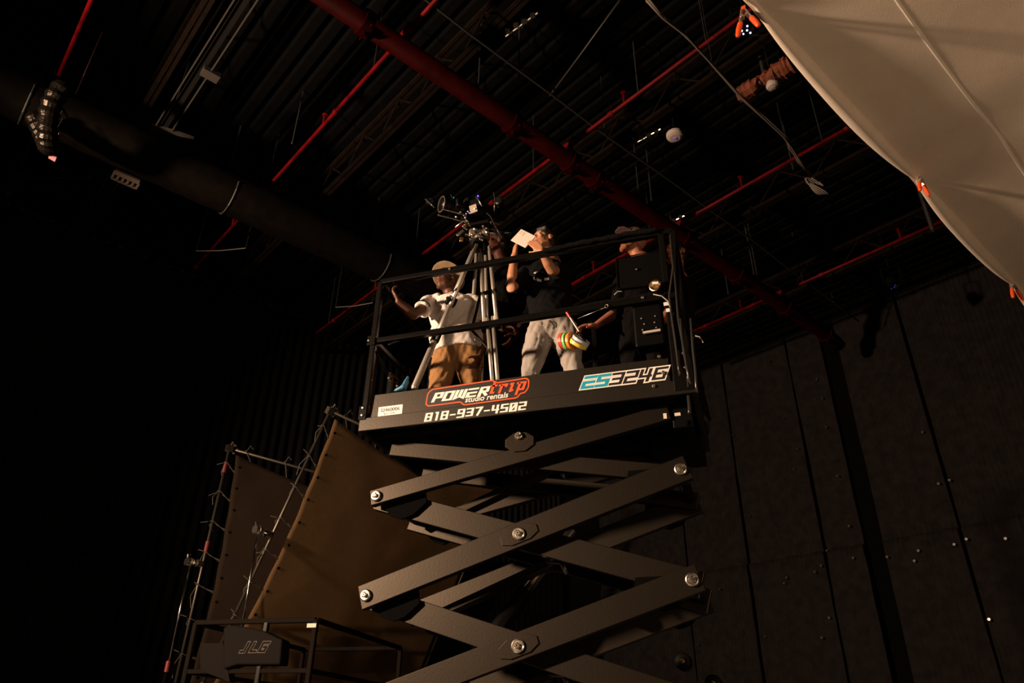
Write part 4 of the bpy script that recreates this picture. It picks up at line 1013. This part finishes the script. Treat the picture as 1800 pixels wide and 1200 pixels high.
    for S in 'RL':
        an = J['an'+S]; toe_ = V(J.get('toe'+S, (0,-1,0))).normalized(); z0 = DK+.004
        q = V((an.x, an.y, z0)); t = MB()
        t.tube([q-toe_*.07+V((0,0,.045)), q+V((0,0,.055)), q+toe_*.08+V((0,0,.042)), q+toe_*.165+V((0,0,.032))], [.042,.050,.043,.030], 12, rnd=True, ref=(toe_.y,-toe_.x,0))
        for zz in (0,): t.prism([q+toe_*a+V((toe_.y,-toe_.x,0))*b for a, b in ((-.10,-.035),(.06,-.045),(.17,-.035),(.19,0),(.17,.035),(.06,.045),(-.10,.035))], (0,0,.022))
        remesh(t.build('shoe', shoe, root), .008, 1)
    if hairm:
        t = MB(); t.ell(H(0,-.022,.045), (.083,.098,.090), AX, 20, 14); t.tube([H(-.06,.04,.085), H(0,.068,.095), H(.06,.04,.085)], .022, 8, rnd=True)
        t.ell(H(0,-.045,-.005), (.078,.068,.075), AX)
        ho = t.build('hair', hairm, root); remesh(ho, .008, 1, lambda c: .004*noise.noise(c*40))
    if beard:
        t = MB(); t.tube([H(-.066,.006,-.03), H(-.052,.035,-.070), H(-.026,.068,-.098), H(0,.075,-.104), H(.026,.068,-.098), H(.052,.035,-.070), H(.066,.006,-.03)], [.012,.020,.025,.026,.025,.020,.012], 10, rnd=True)
        t.tube([H(-.03,.086,-.060), H(-.016,.095,-.043), H(.016,.095,-.043), H(.03,.086,-.060)], .0065, 8, rnd=True)
        bo_ = t.build('beard', beard, root); remesh(bo_, .006, 1, lambda c: .003*noise.noise(c*70))
    return root, bo, H, AX
SK1 = mat('skin_dark_brown', (.10,.036,.018), .5, bump=(150,.1)); SK2 = mat('skin_warm', (.42,.19,.10), .55, bump=(150,.1)); SK3 = mat('skin_ruddy', (.36,.13,.07), .55, bump=(150,.1))
TEE = mat('white_cotton', (.72,.66,.62), .9, bump=(180,.15)); KHA = mat('tan_brown_cotton', (.27,.135,.045), .85, bump=(150,.2))
BTEE = mat('black_cotton', (.006, .006, .007), .95, bump=(150,.2), spec=.05); GSW = mat('grey_fleece', (.34,.31,.285), .9, bump=(200,.25), mottle=.06)
DKP = mat('dark_cotton', (.0045,.004,.004), .95, bump=(120,.3), spec=.05); SHOE = mat('dark_shoe', (.02,.02,.02), .5)
HAIRB = mat('black_hair', (.008,.006,.005), .45, bump=(120,.6)); HATM = mat('tan_hat_felt', (.20,.135,.07), .9, bump=(150,.3))
def knee(pel, dx, an, fy=-.03): 
    hip = pel+V((dx,0,-.06)); k = hip.lerp(an, .48); k.y += fy; return k
# hat man
pa = V((-.66,.45,4.40)); J = dict(head=at(784, 491, .40), face=(-.42,-.90,.06), up=(.0,.12,.98), neck=at(797, 519, .46), shR=at(757, 533, .40), shL=at(836, 534, .50),
    elR=at(727, 553, .10), wrR=at(700, 530, -.02), handR=(at(681, 500, -.06)-at(700, 530, -.02), (.5,.3,.6), 1, (.25,.35,.5,.65), .5), elL=at(850, 592, .55), wrL=at(842, 628, .42), handL=((-.1,-.4,-.9), (-.9,.1,0), -1, (.5,.55,.6,.6), .5),
    pelvis=pa, anR=V((-.82,.42,DK+.09)), anL=V((-.50,.50,DK+.09)), hem=-.035)
J['knR'] = knee(pa,-.08,J['anR']); J['knL'] = knee(pa,.08,J['anL'])
ra, ba, HA_, AXa = person('person in a tan brimmed hat, white t-shirt and brown trousers, reaching out an arm', J, SK1, TEE, KHA, SHOE, sleeve=.55, build=1.12, fold=.013, waist=.19)
t = MB(); t.lathe(HA_(0,-.015,.042), AXa[2], [(0,.088),(-.004,.148),(.000,.154),(.006,.148),(.010,.095),(.06,.090),(.095,.075),(.11,.04),(.112,0)], 32)
HATR = 30
for _v in t.bm.verts: _v.co = HA_(0,-.01,.03) + Matrix.Rotation(R(HATR), 3, AXa[0]) @ (_v.co-HA_(0,-.01,.03))
ho = t.build('brimmed_hat', HATM, ra); remesh(ho, .006, 2, lambda c: .004*noise.noise(c*12))
for S in ('R', 'L'):
    sh, el = J['sh'+S], J['el'+S]; d = (el-sh).normalized(); e = sh.lerp(el, .55)
    MB().lathe(e, d, [(-.030,.060),(-.030,.0715),(-.014,.0715),(-.014,.060),(-.030,.060)], 24).build('sleeve_band', BLK, ra)
t = MB().lathe(at(782, 491, .28), (0,-1,0), [(0,.0),(.001,.016),(.002,.016)], 12)
gl = MB()
for s in (-1, 1): gl.tube([HA_(s*.031+.022*math.cos(a), .094, .008+.018*math.sin(a)) for a in [2*math.pi*k/14 for k in range(15)]], .0022, 6)
gl.tube([HA_(-.009,.096,.01), HA_(.009,.096,.01)], .002, 6)
for s in (-1, 1): gl.tube([HA_(s*.053,.093,.012), HA_(s*.078,.04,.010), HA_(s*.082,-.01,.008)], .002, 6)
gl.build('glasses', STEEL, ra)
# phone man
pb = V((.115,.45,4.52)); headb = at(957, 424, .40)
J = dict(head=headb, face=(-.62,-.72,.18), up=(-.05,.1,1), neck=at(968, 452, .46), shR=at(921, 484, .42), shL=at(998, 480, .52),
    elR=at(898, 506, .20), wrR=at(904, 449, .14), handR=((.10,-.02,1), (.7,.5,0), 1, (.35,.45,.6,.7), .6), elL=at(969, 474, .20), wrL=at(952, 441, .075), handL=(at(930, 419, .065)-at(952, 441, .075), (0,1,.1), 1, (.12,.16,.22,.28), .25, .92, .16),
    pelvis=pb, anR=V((-.10,.38,DK+.09)), anL=V((.34,.45,DK+.09)), hem=-.055)
J['knR'] = knee(pb,-.085,J['anR'],-.03); J['knL'] = knee(pb,.085,J['anL'],-.03)
rb, bb_, HB_, AXb = person('person in a black t-shirt and light grey sweatpants holding up a white phone', J, SK2, BTEE, GSW, SHOE, sleeve=.80, hairm=HAIRB, build=1.04, fold=.012)
for (x, y, w_, h) in ((938,493,.045,.014),(958,492,.035,.014)):
    c = at(x, y, .22)
# chest print sits on the shirt front: find the surface by casting onto it
def stick(target, px, py, w_, h, name, m, par, tilt=0.):
    dg = bpy.context.evaluated_depsgraph_get(); dg.update(); inv = target.matrix_world.inverted()
    cs = []
    for (a, b) in ((-1,-1),(1,-1),(1,1),(-1,1)):
        row = []
        X = px+a*w_/2-b*h/2*math.sin(tilt); Y_ = py+b*h/2+a*w_/2*math.tan(tilt)
        d = ray(X, Y_).normalized(); ok, loc, nr, i = target.ray_cast(inv@CAM, (inv.to_3x3()@d).normalized())
        if not ok: return None
        cs.append(target.matrix_world@loc - d*.004)
    mb = MB(); n = (cs[1]-cs[0]).cross(cs[2]-cs[0]).normalized(); mb.prism(cs, n*.002); return mb.build(name, m, par)
shb = [c for c in rb.children if c.name.startswith('shirt')][0]
GPR = mat('pale_print', (.62,.60,.58), .7)
for (px, py, w_, h, tl) in ((942,490,8,4,.25),(948,492.5,7,4,.15),(961,490,8,4,-.2),(943,478,7,1.2,-.2),(951,477,7,1.2,.3),(940,480,4,1.0,.3)):
    stick(shb, px, py, w_, h, 'chest_print', GPR, rb, tl)
trb = [c for c in rb.children if c.name.startswith('trousers')][0]
DCM = mat('pale_cord', (.5,.45,.41), .8)
t = MB().tube([at(955,560,.30), at(956,568,.30), at(955,574,.30)], .0035, 6).tube([at(958,560,.30), at(959,566,.30), at(958,571,.30)], .0035, 6); t.build('drawstring', DCM, rb)
# phone
ph_c = at(920, 419, .105); pdx = (at(936, 427, .10)-at(906, 412, .115)).normalized(); pdz = (at(913,402,.12)-at(901,426,.11)); pdz = (pdz-pdx*pdz.dot(pdx)).normalized(); pn = pdx.cross(pdz).normalized()
if pn.y > 0: pn = -pn
phone = empty('smartphone', ph_c, 'white smartphone held up by the person in grey sweatpants', 'phone')
MB().box(ph_c, .165, .128, .009, (pdx, pdz, pn)).build('phone_case', mat('phone_white', (.68,.60,.54), .4), phone, bevel=.0035)
MB().box(ph_c-pdx*.045+pdz*.03+pn*.005, .05, .035, .003, (pdx, pdz, pn)).build('camera_window', mat('phone_window', (.60,.52,.46), .25), phone, bevel=.001)
# bearded man
pc = V((.78,.56,4.50)); 
J = dict(head=at(1113, 426, .58), face=(-.75,-.60,.25), up=(.1,.1,1), neck=at(1128, 452, .62), shR=at(1094, 484, .55), shL=at(1160, 478, .72),
    elR=at(1086, 548, .48), wrR=at(1048, 572, .34), handR=((-.85,-.3,-.1), (0,.2,-1), 1, (.3,.4,.5,.6), .5), elL=at(1180, 545, .62), wrL=at(1160, 570, .40), handL=((-.5,-.6,.1), (0,.1,-1), -1, (.4,.5,.6,.7), .5),
    pelvis=pc, anR=V((.68,.52,DK+.09)), anL=V((.86,.60,DK+.09)), hem=-.02)
J['knR'] = knee(pc,-.08,J['anR']); J['knL'] = knee(pc,.08,J['anL'])
rc, bc, HC_, AXc = person('bearded person in a dark cap and black clothes behind the black case', J, SK3, DKP, DKP, SHOE, sleeve=1.25, beard=mat('red_brown_beard', (.22,.065,.025), .8, bump=(120,.6)))
t = MB(); t.lathe(HC_(0,-.01,.045), AXc[2], [(0,.096),(.01,.098),(.05,.088),(.085,.055),(.095,0)], 24); t.prism([HC_(a, b, .05) for a, b in ((-.07,.07),(-.065,.13),(-.03,.165),(.03,.165),(.065,.13),(.07,.07))], AXc[2]*.008)
remesh(t.build('cap', mat('maroon_cap', (.05,.022,.020), .8), rc), .006, 1)
# person behind the post
pd = V((1.00,.80,4.53)); pd.x = .93; pd.y = .84
J = dict(head=at(1186, 446, .84), face=(-.45,-.88,.05), up=(0,.1,1), neck=at(1190, 480, .87), shR=at(1165, 505, .86), shL=at(1208, 505, .92),
    elR=at(1166, 560, .88), wrR=at(1172, 600, .80), handR=((0,-.3,-1), (1,0,0), 1, (.4,.4,.4,.4), .4), elL=at(1207, 562, .92), wrL=at(1196, 600, .86), handL=((0,-.3,-1), (-1,0,0), -1, (.4,.4,.4,.4), .4),
    pelvis=V((1.02,.82,4.50)), anR=V((.97,.80,DK+.09)), anL=V((1.05,.86,DK+.09)), hem=-.02)
J['pelvis'].x = .95; J['anR'].x = J['neck'].x-.11; J['anL'].x = J['neck'].x+.06
J['knR'] = knee(J['pelvis'],-.08,J['anR']); J['knL'] = knee(J['pelvis'],.08,J['anL'])
person('person in black almost hidden behind the right lift post, only part of the face lit', J, SK3, DKP, DKP, SHOE, sleeve=1.95, hairm=HAIRB, build=.92)
# operator behind the camera
J = dict(head=at(872, 428, .70), face=(-.72,-.60,.05), up=(0,.05,1), neck=at(884, 460, .76), shR=at(860, 492, .68), shL=at(916, 490, .84),
    elR=at(858, 560, .66), wrR=at(885, 578, .50), handR=((.9,-.15,-.15), (0,.1,-1), 1, (.4,.5,.6,.6), .5), elL=at(930, 550, .80), wrL=at(905, 590, .62), handL=((-.3,-.3,-.9), (-1,0,0), -1, (.4,.5,.6,.6), .5),
    pelvis=V((-.12,.76,4.50)), anR=V((-.22,.72,DK+.09)), anL=V((-.02,.82,DK+.09)), hem=-.02)
J['pelvis'].x = J['neck'].x; J['anR'].x = J['neck'].x-.10; J['anL'].x = J['neck'].x+.10
J['knR'] = knee(J['pelvis'],-.08,J['anR']); J['knL'] = knee(J['pelvis'],.08,J['anL'])
person('camera operator in black standing in the dark behind the tripod', J, mat('skin_deep_shadow_side', (.055,.017,.009), .6, bump=(150,.1), spec=.2), DKP, DKP, SHOE, sleeve=1.4, hairm=HAIRB)  # operator's skin colour darkened in place of the shade behind the tripod

# ------------------------------------------------------------------ tape rolls, cord, glove, cloths
cord = empty('tape_lanyard', at(997, 548, PY0+.0), 'thin white cord with a red end, carrying coloured tape rolls from the mid rail', 'cord')
ca, cb_ = at(996, 549, PY0-.01), at(1018, 583, PY0-.01)
MB().tube([ca, ca.lerp(cb_, .25)], .008, 8).build('red_grip', mat('red_grip', (.65,.03,.03), .4), cord)
MB().tube([ca.lerp(cb_, .2), cb_], .0042, 8).build('cord_line', WHT, cord)
MB().tube([cb_, at(1006,596,PY0), at(990,600,PY0)], .006, 8).tube([cb_, at(1030,600,PY0)], .006, 8).build('roll_loop', BLK, cord)
rx = V((.93,-.35,-.08)).normalized()
def tape(c, ax, r, w_, m, label):
    c = V(c); q = MB().lathe(c-ax*w_/2, ax, [(0, r*.55),(0, r),(w_, r),(w_, r*.55),(0, r*.55)], 28)
    o = q.build('tape_roll', m, None); tag(o, label, 'tape roll', 'coloured tape rolls hanging from the rail'); return o
r0 = .062
tape(at(991, 600, PY0-.02), rx, .058, .026, mat('red_tape_roll', (.62,.06,.04), .4), 'red tape roll, leftmost of the rolls hanging on the lift')
tape(at(996.5, 600, PY0-.02), rx, .060, .022, mat('green_tape_roll', (.22,.72,.22), .4), 'light green tape roll hanging between the red and orange rolls')
tape(at(1003, 600, PY0-.02), rx, .058, .026, mat('orange_tape_roll', (.85,.30,.04), .4), 'orange tape roll hanging right of the green roll')
ry = V((.62,-.45,.62)).normalized()
tape(at(1017, 604, PY0-.03), ry, .062, .022, mat('yellow_tape_roll', (.85,.62,.08), .4), 'yellow tape roll hanging tilted at the right of the rolls')
tape(at(1021, 598, PY0-.02), ry, .062, .024, mat('white_blue_tape_roll', (.50,.56,.68), .4), 'pale blue white tape roll tilted above the yellow one')
g = MB(); gp0 = [at(x, y, .02) for x, y in ((690,688),(700,685),(710,681),(714,672),(717,662))]
g.tube(gp0, [.012,.024,.03,.024,.010], 10, rnd=True, asp=.7)
g.tube([gp0[0]+V((0,0,-.02)), V((gp0[0].x, .02, DK))], .012, 8)
go = g.build('blue_cloth', mat('blue_nitrile', (.05,.20,.36), .45, bump=(30,.5))); remesh(go, .006, 1, lambda c: .005*noise.noise(c*30)); tag(go, 'crumpled bright blue glove or cloth behind the toe board at the left', 'cloth')
# draped dark cloth and cables bundled along the right rails
def bundle(px, Y, r, label, seed):
    t = MB(); pts = []; n = len(px); 
    for i in range(n-1):
        for k in range(5):
            a = k/5; x = px[i][0]*(1-a)+px[i+1][0]*a; y = px[i][1]*(1-a)+px[i+1][1]*a; pts.append(at(x, y, Y)+V((0,0,.012*noise.noise(V((x*.2,y*.2,seed))))))
    t.tube(pts, [r*(1+.45*noise.noise(V((i*.6, seed, 0)))) for i in range(len(pts))], 10, rnd=True)
    o = t.build('cable_loom', mat('black_cloth_wrap', (.004,.004,.004), .8, bump=(40,.8), spec=.05), None, smooth=True); tag(o, label, 'cable')
bundle([(958,440),(1000,431),(1060,420),(1100,412),(1166,403)], PY0-.018, .020, 'black cable bundle tied along the top rail, right half', 2)
bundle([(905,560),(1000,543),(1062,531),(1168,514)], PY0+.03, .016, 'black cable bundle tied along the middle rail, right half', 8)
rg = at(1066, 538, PY0-.02); t = MB().tube([rg+V((.010*math.cos(a), 0, .014*math.sin(a))) for a in [2*math.pi*k/16 for k in range(17)]], .0022, 6)
t.tube([rg+V((-.01,0,-.008)), at(1045,548,PY0), at(1015,560,PY0+.02)], .0025, 6)
tag(t.build('wire_lanyard', STEEL, smooth=True), 'thin wire lanyard with a small ring on the middle rail', 'lanyard')

bpy.data.scenes.remove(TMP)
# ------------------------------------------------------------------ split repeated loose pieces into parts of their own
def islands(o):
    me = o.data; n = len(me.vertices); par = list(range(n))
    def fd(a):
        while par[a] != a: par[a] = par[par[a]]; a = par[a]
        return a
    for e in me.edges:
        a, b = fd(e.vertices[0]), fd(e.vertices[1])
        if a != b: par[a] = b
    gr = {}
    for i in range(n): gr.setdefault(fd(i), []).append(i)
    return list(gr.values())
def split(o, pad=.02):
    me = o.data; isl = islands(o)
    if len(isl) < 2: return
    bbs = []
    for g in isl:
        c = [me.vertices[i].co for i in g]; bbs.append([[min(v[k] for v in c)-pad for k in range(3)], [max(v[k] for v in c)+pad for k in range(3)], set(g)])
    ch = True
    while ch:
        ch = False
        for i in range(len(bbs)):
            for j in range(i+1, len(bbs)):
                a, b = bbs[i], bbs[j]
                if all(a[0][k] <= b[1][k] and b[0][k] <= a[1][k] for k in range(3)):
                    bbs[i] = [[min(a[0][k], b[0][k]) for k in range(3)], [max(a[1][k], b[1][k]) for k in range(3)], a[2]|b[2]]; bbs.pop(j); ch = True; break
            if ch: break
    if len(bbs) < 2 or len(bbs) > 100: return
    for gi, (_, _, S) in enumerate(bbs[1:]):
        bm = bmesh.new(); bm.from_mesh(me); bmesh.ops.delete(bm, geom=[v for v in bm.verts if v.index not in S], context='VERTS')
        m2 = bpy.data.meshes.new(me.name); bm.to_mesh(m2); bm.free(); m2.materials.append(me.materials[0])
        q = bpy.data.objects.new(o.name.split('.')[0], m2); COL.objects.link(q); q.parent = o.parent; q.matrix_parent_inverse = o.matrix_parent_inverse.copy()
        for md in o.modifiers:
            if md.type == 'BEVEL': b = q.modifiers.new('bevel', 'BEVEL'); b.width = md.width; b.segments = 2; b.limit_method = 'ANGLE'
    S = bbs[0][2]; bm = bmesh.new(); bm.from_mesh(me); bmesh.ops.delete(bm, geom=[v for v in bm.verts if v.index not in S], context='VERTS'); bm.to_mesh(me); bm.free()
for o in list(COL.objects):
    if o.type == 'MESH' and o.parent and o.name.split('.')[0] in ('hanger_rod','coupling','coupling_bolt','sprinkler_head','hanger_strap','deck_stop_housing','hanger_wire','tie_wire','side_rail','under_beam','post_bracket','deck','yoke','sleeve_band','clamp_knob','tie_string'):
        if o.name.split('.')[0] == 'tie_string': continue
        split(o)
